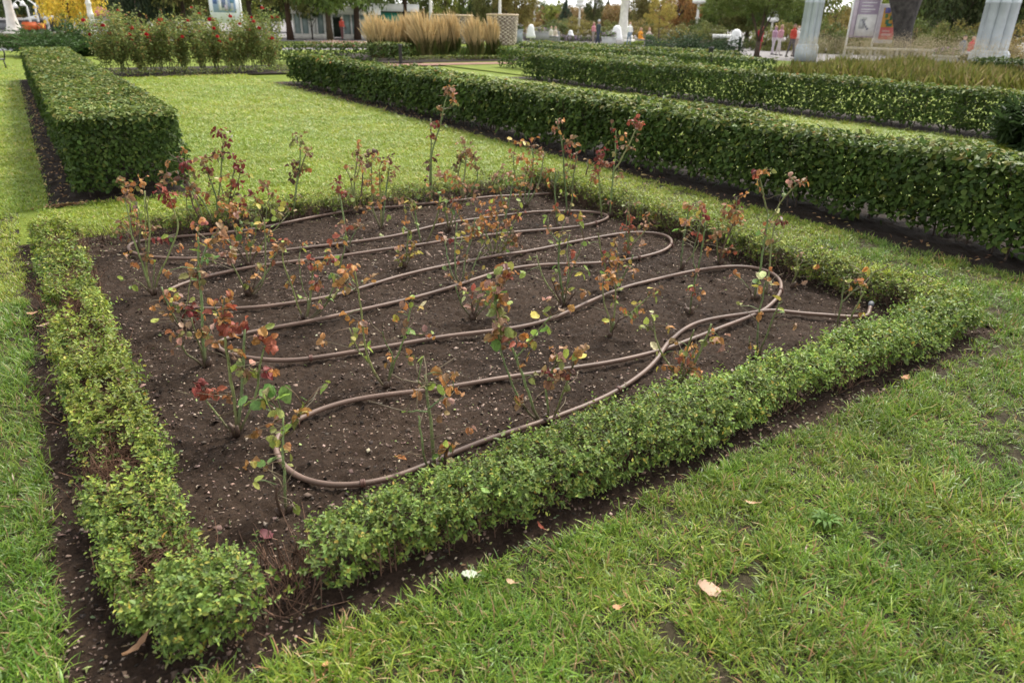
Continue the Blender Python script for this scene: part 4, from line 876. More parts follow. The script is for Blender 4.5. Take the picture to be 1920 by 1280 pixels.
  [(1372, 395, 'br3 og3', 9), (1382, 402, 'og4 br1', 9), (1388, 412, 'og3', 6), (1376, 412, 'br3 og1', 8), (1365, 424, 'yl1 ol1 og1', 8), (1347, 433, 'br3 og1', 7), (1382, 385, 'cr2', 5), (1394, 366, 'og2', 4), (1362, 468, 'rd3 og1', 6), (1332, 470, 'og2', 6), (1340, 447, 'rd1 og1', 5), (1358, 398, 'br2', 6)]),
 ("tall Y-shaped rose with one orange-red and one pinkish tip near the right loop", (1414, 558),
  [('t', [(1424, 515), (1431, 464), (1438, 425), (1441, 402)]), ('n', [(1441, 404), (1434, 380), (1430, 358), (1425, 338), (1424, 328)], 'mid'), ('n', [(1441, 416), (1452, 400), (1467, 375), (1480, 360), (1493, 346)], 'mid'), ('b', [(1408, 548), (1404, 540)])],
  [(1418, 322, 'cr2 rd1', 5), (1427, 318, 'og2', 4), (1432, 322, 'og2', 4), (1480, 332, 'pk2', 6, 1.2), (1497, 342, 'br2 og1', 6), (1488, 342, 'br1 pk1', 5), (1455, 390, 'pa1', 3), (1423, 338, 'pa1', 3), (1436, 431, 'br1', 3)]),
 ("single stem with a dry russet head beside the Y-shaped rose", (1437, 552), [('n', [(1442, 508), (1446, 460), (1451, 430), (1454, 416)])], [(1457, 412, 'br3 cr1', 6), (1466, 415, 'cr2 br1', 5), (1461, 405, 'wh1', 3), (1447, 500, 'og1', 4)]),
 ("short rose cane with one pink bud near the right edging", (1481, 538), [('n', [(1490, 520), (1494, 500), (1497, 480)]), ('s', [(1490, 522), (1500, 500)])], [(1501, 474, 'pk2', 3, .7), (1497, 536, 'pk1 br1', 6)]),
 ("three-caned rose with pale lemon leaflets at the hose crossing", (1420, 668),
  [('n', [(1420, 650), (1422, 597), (1429, 560), (1436, 527)]), ('n', [(1428, 652), (1442, 617), (1452, 590), (1461, 568)]), ('s', [(1406, 660), (1405, 630)])],
  [(1439, 516, 'pa2', 4), (1433, 522, 'pa2', 4), (1443, 530, 'yl1 og1', 5), (1433, 590, 'og2', 5), (1467, 565, 'yl1', 4)]),
 ("forked rose in the right corner beside the grey hose end", (1570, 622),
  [('n', [(1570, 612), (1578, 561), (1582, 535), (1583, 520)]), ('s', [(1580, 566), (1594, 552), (1608, 537)], 'mid'), ('n', [(1585, 615), (1600, 585), (1614, 558), (1626, 535), (1637, 510)]), ('b', [(1577, 618), (1584, 605)]), ('s', [(1637, 511), (1625, 516), (1612, 517)], 'mid')],
  [(1593, 533, 'yl1 og1', 5), (1605, 524, 'og2', 5), (1613, 534, 'og1 yl1', 4), (1614, 545, 'yg1', 3, .9), (1587, 531, 'yg1', 4)]),
 ("many-branched rose with red and gold leaves hugging the near edging", (1272, 727),
  [('n', [(1266, 702), (1245, 669), (1230, 635), (1226, 605)]), ('t', [(1285, 705), (1306, 672), (1322, 637), (1334, 607)]), ('n', [(1278, 690), (1290, 650), (1301, 618)]), ('s', [(1285, 690), (1298, 665), (1308, 646)]), ('s', [(1227, 620), (1219, 615), (1212, 610)], 'mid')],
  [(1211, 610, 'yg2', 4), (1228, 590, 'yg1 pa1', 4), (1234, 660, 'pa1 ol1', 6, 1.1), (1279, 668, 'og2 rd2', 8), (1290, 663, 'rd2', 5), (1301, 666, 'yl1 og1', 6), (1268, 688, 'og3', 7), (1296, 704, 'og1 yl1', 6), (1300, 648, 'og1', 5), (1338, 635, 'og2 cr1 ol1', 8, 1.1), (1350, 632, 'pk1 yl1', 7, 1.3), (1356, 640, 'yl1 pk1', 5, 1.3), (1330, 640, 'ol2', 6), (1275, 695, 'br1', 5)]),
 ("cut-back green rose stakes with hardly a leaf at the near edging", (815, 884),
  [('t', [(811, 820), (803, 760), (797, 703)]), ('n', [(797, 866), (790, 820), (785, 779)]), ('s', [(803, 766), (825, 748), (849, 731)], 'mid'), ('s', [(801, 771), (783, 770), (764, 772)], 'mid'), ('s', [(799, 730), (790, 722), (784, 713)], 'mid'), ('b', [(832, 872), (834, 850)])],
  [(842, 720, 'og2 br1', 6), (854, 728, 'og2', 6), (763, 773, 'yg2', 3, .7), (822, 850, 'gr2 ol1', 6), (845, 840, 'og2 br1', 7), (835, 862, 'pa1', 5), (828, 780, 'br2', 6)]),
]
for i, (lb, bs, cn, cl) in enumerate(ROSES):
    rose(lb, bs, cn, cl, 200 + i)

# ------------------------------------------------------------------ loose chips, clods and clippings on the soil
def in_bed(n, rng):
    return np.stack([rng.uniform(-.27, 4.5, n), rng.uniform(1.49, 6.25, n)], 1)
def soil_z(XY):
    P = np.concatenate([XY, np.zeros((len(XY), 1))], 1)
    return -.004 + lumps(P)
def flakes(name, n, pts, pal, size, seed, flat=.5, label=None):
    rng = np.random.default_rng(seed)
    XY = pts; n = len(XY)
    P = np.concatenate([XY, (soil_z(XY) + .002)[:, None]], 1)
    N = norm(np.array([0, 0, 1.0]) + rng.normal(0, flat, (n, 3))); D = rng.normal(0, 1, (n, 3)); D = norm(D - N * np.sum(D * N, 1, keepdims=True)); S = np.cross(D, N)
    L = size * rng.lognormal(0, .45, n); W = L * rng.uniform(.35, .85, n)
    C = pick(pal, n, rng)
    j = rng.uniform(.6, 1.3, (n, 4)); T = L * .07
    ang = [(1, .15), (-.1, 1), (-1, -.1), (.15, -1)]
    top = np.stack([P + D * (L * a * .5 * j[:, k])[:, None] + S * (W * b * .5 * j[:, k])[:, None] + N * (T * (1.2 if k % 2 else .6))[:, None] for k, (a, b) in enumerate(ang)], 1)
    bot = top - (N * (T * 1.1)[:, None])[:, None, :]
    V = np.concatenate([top, bot], 1).reshape(-1, 3)
    i = np.arange(n)[:, None] * 8
    F = np.concatenate([i + np.array([q]) for q in ((0, 1, 2, 3), (0, 4, 5, 1), (1, 5, 6, 2), (2, 6, 7, 3), (3, 7, 4, 0))])
    o = MB().add(V, F, np.repeat(C, 8, axis=0) / .85).build(name, M_CHIP)
    tag(o, label, "mulch", kind="stuff")
CHIP_PAL = [(4, (.20, .135, .105)), (3, (.12, .08, .06)), (2, (.30, .23, .18)), (4, (.06, .04, .03)), (.2, (.38, .33, .25)), (.35, (.22, .26, .10))]
CLOD_PAL = [(5, (.018, .012, .009)), (4, (.03, .02, .015)), (2, (.05, .035, .026))]
r1 = np.random.default_rng(91)
B = in_bed(42000, r1); k = noise3(np.c_[B, np.zeros(len(B))], 1.2, 92) + .35 * np.exp(-((B[:, 0] - 1.2) ** 2 + (B[:, 1] - 2.4) ** 2) / .5)
dn = np.hypot(B[:, 0], B[:, 1])
B = B[(r1.uniform(0, 1, len(B)) < np.clip(k * 1.25, .1, 1))]
flakes("bark_chips", 0, B, CHIP_PAL, .0105, 93, .35, "pale bark and wood chips strewn over the dark soil")
B = in_bed(20000, r1)
flakes("soil_crumbs", 0, B, CLOD_PAL, .010, 94, .9, "dark crumbs of soil covering the rose bed")
# green clippings beside the edging
n = 3400
e = r1.integers(0, 4, n); u = r1.uniform(0, 1, n); v = r1.normal(0, .11, n)
XY = np.stack([np.select([e == 0, e == 1, e == 2], [u * 4.3, u * 4.3, .0 + v], 4.3 + v), np.select([e == 0, e == 1], [1.66 + v * .9, 6.1 + v], 1.7 + u * 4.5)], 1)
P = np.c_[XY, soil_z(XY) + .006]; N = norm(np.array([0, 0, 1.]) + r1.normal(0, .35, (n, 3))); D = r1.normal(0, 1, (n, 3)); D = norm(D - N * np.sum(D * N, 1, keepdims=True))
mb = MB(); leaf_cloud(mb, P, D, N, r1.uniform(.010, .024, n), r1.uniform(.006, .012, n), pick([(4, (.16, .2, .06)), (3, (.3, .3, .12)), (2, (.2, .13, .07)), (3, (.12, .16, .07))], n, r1))
tag(mb.build("clippings", M_SMALL), "small trimmed leaves scattered on soil along the low edging", "clippings", kind="stuff")
# fallen brown leaves along the tall hedges
n = 900
XY = np.stack([np.where(r1.uniform(0, 1, n) < .5, r1.normal(.1, .08, n), r1.normal(5.75, .14, n)), r1.uniform(2.2, 20, n)], 1); XY[:, 1] = np.where(XY[:, 0] < 2, np.maximum(XY[:, 1], 7.5), XY[:, 1])
P = np.c_[XY, np.full(n, .022)]; N = norm(np.array([0, 0, 1.]) + r1.normal(0, .3, (n, 3))); D = r1.normal(0, 1, (n, 3)); D = norm(D - N * np.sum(D * N, 1, keepdims=True))
mb = MB(); leaf_cloud(mb, P, D, N, r1.uniform(.025, .05, n), r1.uniform(.015, .03, n), pick([(4, (.30, .19, .09)), (3, (.2, .11, .06)), (2, (.4, .3, .12))], n, r1))
tag(mb.build("leaf_litter", M_SMALL), "brown leaf litter along the foot of the tall hedges", "leaf litter", kind="stuff")

# single fallen leaves
def fallen(label, px, L, W, col, rot, curl=.25, tilt=(0, 0)):
    p = gp(*px); z = .032 if not (0 < p[0] < 4.3 and p[1] > 1.55) else .014
    nu, nv = 4, 7; V = []
    rg = random.Random(int(px[0]))
    for j in range(nv + 1):
        t = j / nv; w = W * .5 * max(.03, math.sin(math.pi * min(1, t * .95 + .03)) ** .7) * (1 + .16 * (-1) ** j)
        for i in range(nu + 1):
            s = i / nu * 2 - 1
            V.append((w * s, (t - .5) * L, curl * L * ((t - .5) ** 2 * 1.6 + abs(s) * .16) + rg.uniform(-.002, .002)))
    F = [(j * (nu + 1) + i, j * (nu + 1) + i + 1, (j + 1) * (nu + 1) + i + 1, (j + 1) * (nu + 1) + i) for j in range(nv) for i in range(nu)]
    m = MB().add(V, np.array(F)); t = thing("fallen_leaf", (p[0], p[1], z), label, "leaf", "fallen leaves")
    o = m.build("leaf_blade", M_ROSELEAF); o.parent = t; o.color = (*col, 1)
    s = MB().tube([(0, -L * .5, curl * L * .4), (0.004, -L * .65, curl * L * .45), (.01, -L * .85, .004)], [.0012, .001, .0008], 5, (.5, .3, .2)).build("stalk", M_CANE); s.parent = t
    t.rotation_euler = (tilt[0], tilt[1], rot)
TAN = (.62, .40, .26)
fallen("big pale tan leaf lying on the near grass beside a bare patch", (1326, 1117), .072, .074, (.44, .29, .20), .9, .15, (.25, .1))
fallen("grey-green leaf with pale underside at the near edging's grass line", (880, 1090), .05, .036, (.42, .47, .36), 1.3, .1, (.2, 0))
fallen("brown leaf on the soil right of the near edging", (1694, 719), .06, .035, (.42, .20, .10), 1.6)
fallen("small rolled tan leaf on the near grass, above the big pale leaf", (1405, 956), .045, .012, TAN, .7, .4)
fallen("orange-brown leaf standing at the bottom edge of the grass", (612, 1264), .045, .018, (.55, .30, .15), 2.6, .4, (.6, 0))
fallen("long curled brown leaf at the near left corner of the bed", (262, 1230), .09, .02, (.32, .19, .11), 2.2, .5)
fallen("dull red leaf cluster on soil inside the near left corner", (500, 1008), .05, .045, (.17, .05, .055), .5, .2, (.3, .2))
fallen("tan leaf on the soil beside the left edging, uppermost of three", (64, 597), .06, .04, (.48, .27, .15), 1.5)
fallen("pale narrow leaf beside the left edging, middle of three", (84, 620), .07, .03, (.55, .38, .28), 1.9)
fallen("rusty leaf on the soil beside the left edging, lowest of three", (100, 669), .06, .04, (.52, .25, .13), 1.2)
fallen("dry brown leaf on the grass near the middle of the bottom right", (957, 1105), .03, .02, (.45, .30, .18), .4)
fallen("small brown leaf on the grass under the near edging's middle", (1155, 1153), .028, .02, (.45, .24, .12), .9)
fallen("red-brown sliver of leaf on soil below the near edging", (1012, 992), .035, .012, (.35, .10, .06), .3, .5, (.5, 0))
fallen("pale dry leaf on grass at the right edge", (1700, 533), .06, .05, (.42, .30, .22), .8)
fallen("tan leaf on the far lawn before the slim double-stemmed rose", (511, 320), .08, .06, (.55, .40, .22), .5)
fallen("tan leaf on the grass strip by the right edging", (1207, 334), .08, .05, (.5, .38, .16), .2)
fallen("orange leaf on the left lawn beside the tall hedge", (20, 170), .1, .07, (.5, .22, .06), .2)

# ------------------------------------------------------------------ grass
def tuft(name, nb, length, width, spread, pal, seed, flat=.5):
    rg = np.random.default_rng(seed); mb = MB()
    for i in range(nb):
        a = rg.uniform(0, 6.283); ln = length * rg.uniform(.5, 1.25); w = width * rg.uniform(.7, 1.25)
        b = np.array([rg.normal(0, spread), rg.normal(0, spread), -.004]); d = np.array([math.cos(a), math.sin(a), 0]); s = np.array([-d[1], d[0], 0])
        tilt = rg.uniform(.15, .5) + flat * rg.uniform(0, .9); bend = rg.uniform(.3, 1.1)
        P = []; p = b; k = 4
        for j in range(k):
            th = tilt + bend * j / k; p2 = p + (d * math.sin(th) + np.array([0, 0, math.cos(th)])) * ln / k
            P.append(p); p = p2
        P.append(p); P = np.array(P); P[:, 2] = np.maximum(P[:, 2], -.004 + .001 * np.arange(k + 1))
        ws = w * np.array([.8, 1, .9, .6, .05])[:, None] * .5
        tw = rg.uniform(-.5, .5); s = s * math.cos(tw) + np.array([0, 0, math.sin(tw)])
        V = np.concatenate([P - s * ws, P + s * ws]); F = np.array([(j, j + 1, k + 2 + j, k + 1 + j) for j in range(k)])
        c = np.array(pal[rg.choice(len(pal), p=np.array([q[0] for q in pal]) / sum(q[0] for q in pal))][1]) * rg.uniform(.8, 1.2)
        g = np.tile(c, (2 * (k + 1), 1))
        mb.add(V, F, g)
    o = mb.build(name, M_GRASS); COL.objects.unlink(o)
    return o
GP = [(6, (.125, .225, .022)), (4, (.08, .165, .020)), (2.6, (.19, .265, .034)), (.55, (.42, .37, .18)), (.3, (.26, .16, .08))]
GS = [(6, (.185, .275, .020)), (4, (.24, .30, .028)), (2, (.13, .22, .018)), (.6, (.38, .33, .11))]
T_LONG = [tuft("grass_tuft", 14, .052, .0034, .015, GP, 300 + k, .85) for k in range(8)]
T_SHORT = [tuft("lawn_tuft", 15, .032, .0028, .017, GS, 320 + k, .55) for k in range(5)]

def gn_scatter(obj, protos, name):
    ng = bpy.data.node_groups.new(name, 'GeometryNodeTree')
    ng.interface.new_socket("Geometry", in_out='INPUT', socket_type='NodeSocketGeometry')
    ng.interface.new_socket("Geometry", in_out='OUTPUT', socket_type='NodeSocketGeometry')
    N, Lk = ng.nodes, ng.links
    gi, go = N.new("NodeGroupInput"), N.new("NodeGroupOutput")
    iop = N.new("GeometryNodeInstanceOnPoints"); jn = N.new("GeometryNodeJoinGeometry")
    for p in protos[::-1]:
        oi = N.new("GeometryNodeObjectInfo"); oi.inputs['Object'].default_value = p; oi.inputs['As Instance'].default_value = False
        g2 = N.new("GeometryNodeGeometryToInstance"); Lk.new(oi.outputs['Geometry'], g2.inputs[0]); Lk.new(g2.outputs[0], jn.inputs[0])
    Lk.new(gi.outputs[0], iop.inputs['Points']); Lk.new(jn.outputs[0], iop.inputs['Instance'])
    iop.inputs['Pick Instance'].default_value = True
    for nm, ty, sock in (("idx", 'INT', 'Instance Index'), ("rot", 'FLOAT_VECTOR', 'Rotation'), ("scl", 'FLOAT_VECTOR', 'Scale')):
        a = N.new("GeometryNodeInputNamedAttribute"); a.data_type = ty; a.inputs['Name'].default_value = nm
        Lk.new(a.outputs['Attribute'], iop.inputs[sock])
    Lk.new(iop.outputs[0], go.inputs[0])
    md = obj.modifiers.new("scatter", 'NODES'); md.node_group = ng

def scatter(name, label, P, rot, scl, tint, protos, rng, cat="grass"):
    n = len(P); me = bpy.data.meshes.new(name)
    me.vertices.add(n); me.vertices.foreach_set("co", P.ravel())
    a = me.attributes.new("idx", 'INT', 'POINT'); a.data.foreach_set("value", rng.integers(0, len(protos), n).astype(np.int32))
    a = me.attributes.new("rot", 'FLOAT_VECTOR', 'POINT'); a.data.foreach_set("vector", rot.ravel())
    a = me.attributes.new("scl", 'FLOAT_VECTOR', 'POINT'); a.data.foreach_set("vector", scl.ravel())
    a = me.attributes.new("tint", 'FLOAT_COLOR', 'POINT'); a.data.foreach_set("color", np.c_[tint, np.ones(n)].ravel())
    me.materials.append(M_GRASS)
    o = bpy.data.objects.new(name, me); COL.objects.link(o)
    gn_scatter(o, protos, name + "_nodes")
    return tag(o, label, cat, kind="stuff")

def seen(P, m=90):
    x, y, z = project(P)
    return (z > .2) & (x > -m * 3) & (x < 1920 + m * 3) & (y > -m) & (y < 1280 + m * 3)

def grass_points(x0, x1, y0, y1, dens, rng):
    n = int((x1 - x0) * (y1 - y0) * dens)
    P = np.c_[rng.uniform(x0, x1, n), rng.uniform(y0, y1, n), np.zeros(n)]
    return P[seen(P)]

rg = np.random.default_rng(400)
# rough near grass
P = np.concatenate([grass_points(-.9, 6.0, .1, 1.66, 3700, rg), grass_points(4.42, 5.66, 1.66, 3.4, 3200, rg), grass_points(-1.4, -.24, 1.0, 5.0, 3700, rg)])
edge_j = .035 * (noise3(P, 4, 401) - .5) * 2 + .03 * (noise3(P, 14, 402) - .5)
inbed = (P[:, 0] > BX0 + .045 + edge_j) & (P[:, 0] < BX1 + edge_j - .02) & (P[:, 1] > BY0 + .02 + edge_j + .06 * np.clip(P[:, 0] - 3.2, 0, 1))
bare = np.zeros(len(P))
for (bx, by), s, k in (((1375, 1100), .085, 1.25), ((1410, 1075), .07, 1.1), ((1530, 1015), .06, 1.0), ((1650, 985), .06, .6), ((1880, 790), .16, .85), ((1905, 850), .14, .8), ((1800, 740), .12, .5), ((160, 1105), .06, .9), ((1240, 1075), .05, .55), ((1850, 660), .16, .9), ((110, 1080), .06, .6)):
    c = gp(bx, by); bare = np.maximum(bare, k * np.exp(-((P[:, 0] - c[0]) ** 2 * .6 + (P[:, 1] - c[1]) ** 2 * 1.6) / s ** 2))
dn = np.hypot(P[:, 0], P[:, 1])
clump = noise3(P, 9, 403) * .6 + noise3(P, 22, 404) * .4
keep = ~inbed & (rg.uniform(0, 1, len(P)) > bare) & (rg.uniform(0, 1, len(P)) < np.clip(.25 + 1.3 * (clump - .2), .12, 1) * np.clip(2.4 / np.maximum(dn, 1.2), .35, 1))
P, clump, dn = P[keep], clump[keep], dn[keep]; n = len(P)
P[:, 2] = undul(P)
flow = noise3(P, 2.5, 405) * 12.6
rot = np.c_[rg.normal(0, .25, n), rg.normal(0, .25, n), flow + rg.normal(0, .9, n)]
s = rg.uniform(.65, 1.2, n) * (.65 + .7 * noise3(P, 5, 406)); scl = np.c_[s, s, s * rg.uniform(.7, 1.15, n)]
yel = noise3(P, 2.4, 407); dk = noise3(P, 7, 408)
tint = (.78 + .44 * dk)[:, None] * np.c_[.82 + .5 * yel, .93 + .16 * yel, .9 + .25 * yel]
scatter("grass", "rough tufted grass in the near corner and beside the bed", P, rot, scl, tint, T_LONG, rg)
# mown lawn, thinning out with distance while the tufts get bigger
zones = [(4.46, 5.66, 3.3, 6.4), (-.7, -.24, 4.9, 7.6), (-.1, 5.66, 6.36, 7.6), (1.29, 5.66, 7.5, 23.2), (-1.3, -.03, 7.5, 30), (7.0, 12.6, 3.0, 24)]
PP = []
for z in zones:
    q = grass_points(*z, 1500, rg); d = np.hypot(q[:, 0], q[:, 1])
    q = q[rg.uniform(0, 1, len(q)) < np.minimum(1, (4.2 / d) ** 1.7)]
    PP.append(q)
P = np.concatenate(PP); j = .05 * (noise3(P, 5, 411) - .5)
ok = ~((P[:, 0] > BX0 + j) & (P[:, 0] < BX1 - .01 + j) & (P[:, 1] < BY1 - .03 + j) & (P[:, 1] > BY0 - .05))
P = P[ok]; n = len(P); d = np.hypot(P[:, 0], P[:, 1]); P[:, 2] = undul(P)
g = np.maximum(1, d / 4.2) ** .75
s = rg.uniform(.75, 1.2, n); scl = np.c_[s * g, s * g, s * rg.uniform(.75, 1.1, n) * g ** .35]
rot = np.c_[rg.normal(0, .15, n), rg.normal(0, .15, n), rg.uniform(0, 6.28, n)]
yel = noise3(P, .9, 412) * .6 + noise3(P, 3.5, 413) * .4; dk = noise3(P, 2.5, 414)
tint = (.85 + .3 * dk)[:, None] * np.c_[.85 + .45 * yel, .95 + .14 * yel, .9 + .2 * yel]
scatter("lawn_grass", "short mown bright green grass of the lawns", P, rot, scl, tint, T_SHORT, rg)
# broad-leaved weeds in the turf
for k, (lb, px, sz) in enumerate((("flat weed rosette with long leaves in the near grass, beside a bare spot", (1545, 985), .06),)):
    p = gp(*px); t = thing("weed", (p[0], p[1], .012), lb, "weed", "weeds in the turf"); rw = np.random.default_rng(460 + k)
    for j in range(15):
        a = j * 2.4 + rw.uniform(-.3, .3); L = sz * rw.uniform(.6, 1.1); d = np.array([math.cos(a), math.sin(a), 0]); sd_ = np.array([-d[1], d[0], 0]); up = np.array([0, 0, 1.0]); V = []
        for q in range(6):
            f = q / 5; c = p + d * L * f + up * (.016 + .022 * math.sin(math.pi * min(1, f * .8)) * rw.uniform(.7, 1.1)); w = L * .13 * max(.06, math.sin(math.pi * min(.98, f * .85 + .12)))
            V += [c - sd_ * w + up * w * .4, c, c + sd_ * w + up * w * .4]
        F = [(3 * q + i, 3 * q + i + 1, 3 * q + i + 4, 3 * q + i + 3) for q in range(5) for i in range(2)]
        o = MB().add(V, np.array(F)).build("leaf", M_LEAF_OBJ, t, smooth=True); o.color = (*(np.array((.085, .165, .028)) * rw.uniform(.7, 1.2)), 1)
#@@BACK@@
# ------------------------------------------------------------------ background planting
def both_mat(name, rough=.6, transl=.3):
    m = mat_leaf(name, 'attr', rough, transl, .2)
    n, l = m.node_tree.nodes, m.node_tree.links
    at = [q for q in n if q.type == 'ATTRIBUTE'][0]; oi = n.new("ShaderNodeObjectInfo")
    mx = n.new("ShaderNodeMix"); mx.data_type = 'RGBA'; mx.blend_type = 'MULTIPLY'; mx.inputs[0].default_value = 1
    l.new(at.outputs['Color'], mx.inputs[6]); l.new(oi.outputs['Color'], mx.inputs[7])
    for q in n:
        if q.type in ('BSDF_PRINCIPLED', 'BSDF_TRANSLUCENT'):
            l.new(mx.outputs[2], q.inputs[0])
    return m
M_CROWN = both_mat("crown_leaves")

def crown_mesh(kind, n, leaf, seed):
    rg = np.random.default_rng(seed)
    nc = {'broad': 90, 'conifer': 120, 'narrow': 60, 'airy': 70, 'shrub': 60, 'dense': 130}[kind]
    if kind in ('broad', 'dense', 'shrub', 'airy'):
        c = norm(rg.normal(0, 1, (nc, 3))) * rg.uniform(.25, 1, (nc, 1)) ** .5 * .86
        c[:, 2] = c[:, 2] * .5 + .5
        if kind == 'shrub': c[:, 2] = np.abs(c[:, 2] - .15)
        rc = rg.uniform(.12, .24, nc) * (1.25 if kind == 'dense' else .8 if kind == 'airy' else 1)
    elif kind == 'narrow':
        z = rg.uniform(0, 1, nc); a = rg.uniform(0, 6.3, nc); r = .75 * np.sin(np.pi * np.clip(z * .85 + .12, 0, 1)) * rg.uniform(.2, 1, nc)
        c = np.c_[r * np.cos(a), r * np.sin(a), z]; rc = rg.uniform(.12, .2, nc)
    else:
        z = rg.uniform(0, .97, nc) ** 1.3; a = rg.uniform(0, 6.3, nc); r = (1 - z) * rg.uniform(.35, 1, nc)
        c = np.c_[r * np.cos(a), r * np.sin(a), z]; rc = .05 + .16 * (1 - z) * rg.uniform(.6, 1.2, nc)
    k = rg.integers(0, nc, n)
    o = norm(rg.normal(0, 1, (n, 3))) * rg.uniform(0, 1, (n, 1)) ** .4
    P = c[k] + o * rc[k][:, None] * np.array([1, 1, .55])
    N = norm(o + np.array([0, 0, .7]) + rg.normal(0, .4, (n, 3))); D = rg.normal(0, 1, (n, 3)) + (np.array([0, 0, -.5]) if kind == 'conifer' else 0); D = norm(D - N * np.sum(D * N, 1, keepdims=True))
    L = leaf * rg.uniform(.6, 1.3, n)
    C = (.75 + .5 * rg.uniform(0, 1, nc))[k][:, None] * rg.uniform(.7, 1.3, (n, 1)) * rg.uniform(.9, 1.1, (n, 3))
    mb = MB(); leaf_cloud(mb, P, D, N, L, L * .62, C, .2, .15)
    ob = mb.build("crown_leaves_" + kind, M_CROWN); COL.objects.unlink(ob)
    return ob.data
CR = {'broad': [crown_mesh('broad', 5200, .055, 500 + k) for k in range(3)], 'dense': [crown_mesh('dense', 6500, .06, 510 + k) for k in range(2)], 'conifer': [crown_mesh('conifer', 4200, .07, 520 + k) for k in range(2)],
      'narrow': [crown_mesh('narrow', 3200, .075, 530)], 'airy': [crown_mesh('airy', 6500, .04, 540)], 'shrub': [crown_mesh('shrub', 5000, .06, 550)]}
_ct = [0]
def tree(name, label, pos, h, w, z0, kind, col, trunk_r=.16, bark=(1, 1, 1), group=None, cat="tree", lean=0.0, forks=4):
    _ct[0] += 1; i = _ct[0]; rg = np.random.default_rng(600 + i)
    p = np.array(pos, float); t = thing(name, p, label, cat, group)
    zt = z0 + (h - z0) * .75
    ks = np.linspace(0, 1, 7); pts = [p + np.array([lean * s + .12 * math.sin(3 * s + i) * s, .1 * math.sin(2.4 * s + 2 * i) * s, zt * s - .05]) for s in ks]
    mb = MB().tube(pts, trunk_r * np.array([1.35, 1.0, .88, .75, .6, .45, .2]), 9, np.array(bark))
    for k in range(forks):
        s = rg.uniform(.25, .65); q = pts[0] + (pts[-1] - pts[0]) * s; a = rg.uniform(0, 6.3); ln = w * rg.uniform(.5, .85)
        e = q + np.array([math.cos(a) * ln, math.sin(a) * ln, rg.uniform(.2, .5) * (h - z0)])
        mb.tube([q, (q + e) / 2 + [0, 0, .12 * ln], e], [trunk_r * .45, trunk_r * .3, trunk_r * .08], 6, np.array(bark))
    mb.build("trunk", M_BARK, t, smooth=True)
    o = bpy.data.objects.new("crown", CR[kind][i % len(CR[kind])]); COL.objects.link(o); o.parent = t
    o.location = (lean * .8, 0, z0); o.scale = (w, w, h - z0); o.rotation_euler = (0, 0, i * 1.7)
    o.color = (*[min(.7, q * 1.4) for q in col], 1); o["kind"] = "stuff"
    return t

DG, MG, YG, YE, BRN, OLV = (.045, .065, .022), (.08, .11, .03), (.14, .16, .034), (.42, .33, .05), (.17, .115, .045), (.10, .105, .034)
TG = "park trees beyond the garden"
# left
tree("yellow_tree", "round bright yellow tree beside the white canopy", along(132, 58), 5.6, 2.6, .5, 'dense', (.50, .38, .06), .1, group=TG)
tree("dark_tree", "dark tree behind the white lamp post at the left edge", along(22, 92), 11, 5.0, 1.0, 'broad', DG, .25, group=TG)
tree("dark_tree", "dark tree over the grey shed at far left", along(62, 100), 12, 5.0, 1.8, 'broad', (.05, .075, .025), .25, group=TG)
tree("dark_tree", "low dark tree between the shed and the yellow tree", along(92, 88), 9, 4.0, .8, 'dense', DG, .25, group=TG)
tree("spruce", "blackish spruce behind the pink-red canopy", along(215, 72), 9, 2.6, .3, 'conifer', (.026, .042, .022), .2, group=TG)
tree("spruce", "blackish spruce left of the blue poster banner", along(262, 66), 10, 3.0, .4, 'conifer', (.03, .046, .022), .2, group=TG)
tree("park_tree", "olive green tree just left of the blue poster banner", along(345, 66), 9, 4.2, .9, 'broad', OLV, .2, group=TG)
tree("park_tree", "olive green tree hanging over the tall red roses", along(400, 74), 10, 4.4, 1.0, 'dense', (.075, .085, .03), .2, group=TG)
tree("park_tree", "green tree right of the blue poster banner", along(470, 70), 9, 3.6, 1.4, 'broad', YG, .2, group=TG)
# limes before the glass pavilion
tree("lime_tree", "dark-trunked lime with wide crown before the glass pavilion", gp(620, 79), 8.5, 4.3, 1.35, 'broad', MG, .2, (.7, .65, .6), group=TG)
tree("lime_tree", "lime trunk left of the pavilion, nearest the tall roses", gp(545, 74), 8.5, 4.2, 1.5, 'broad', OLV, .22, (.75, .6, .5), group=TG)
tree("lime_tree", "lime trunk right of the pavilion door", gp(671, 74), 9, 4.0, 1.5, 'broad', MG, .24, (.65, .55, .5), group=TG)
tree("lime_tree", "lime behind the plumed grasses", along(760, 70), 9, 4.2, 2.6, 'broad', MG, .24, (.6, .5, .45), group=TG)
tree("sapling", "thin V-forked sapling in front of the pavilion glass", gp(586, 73), 3.0, 1.1, 1.2, 'airy', DG, .05, (.4, .35, .3), group=TG)
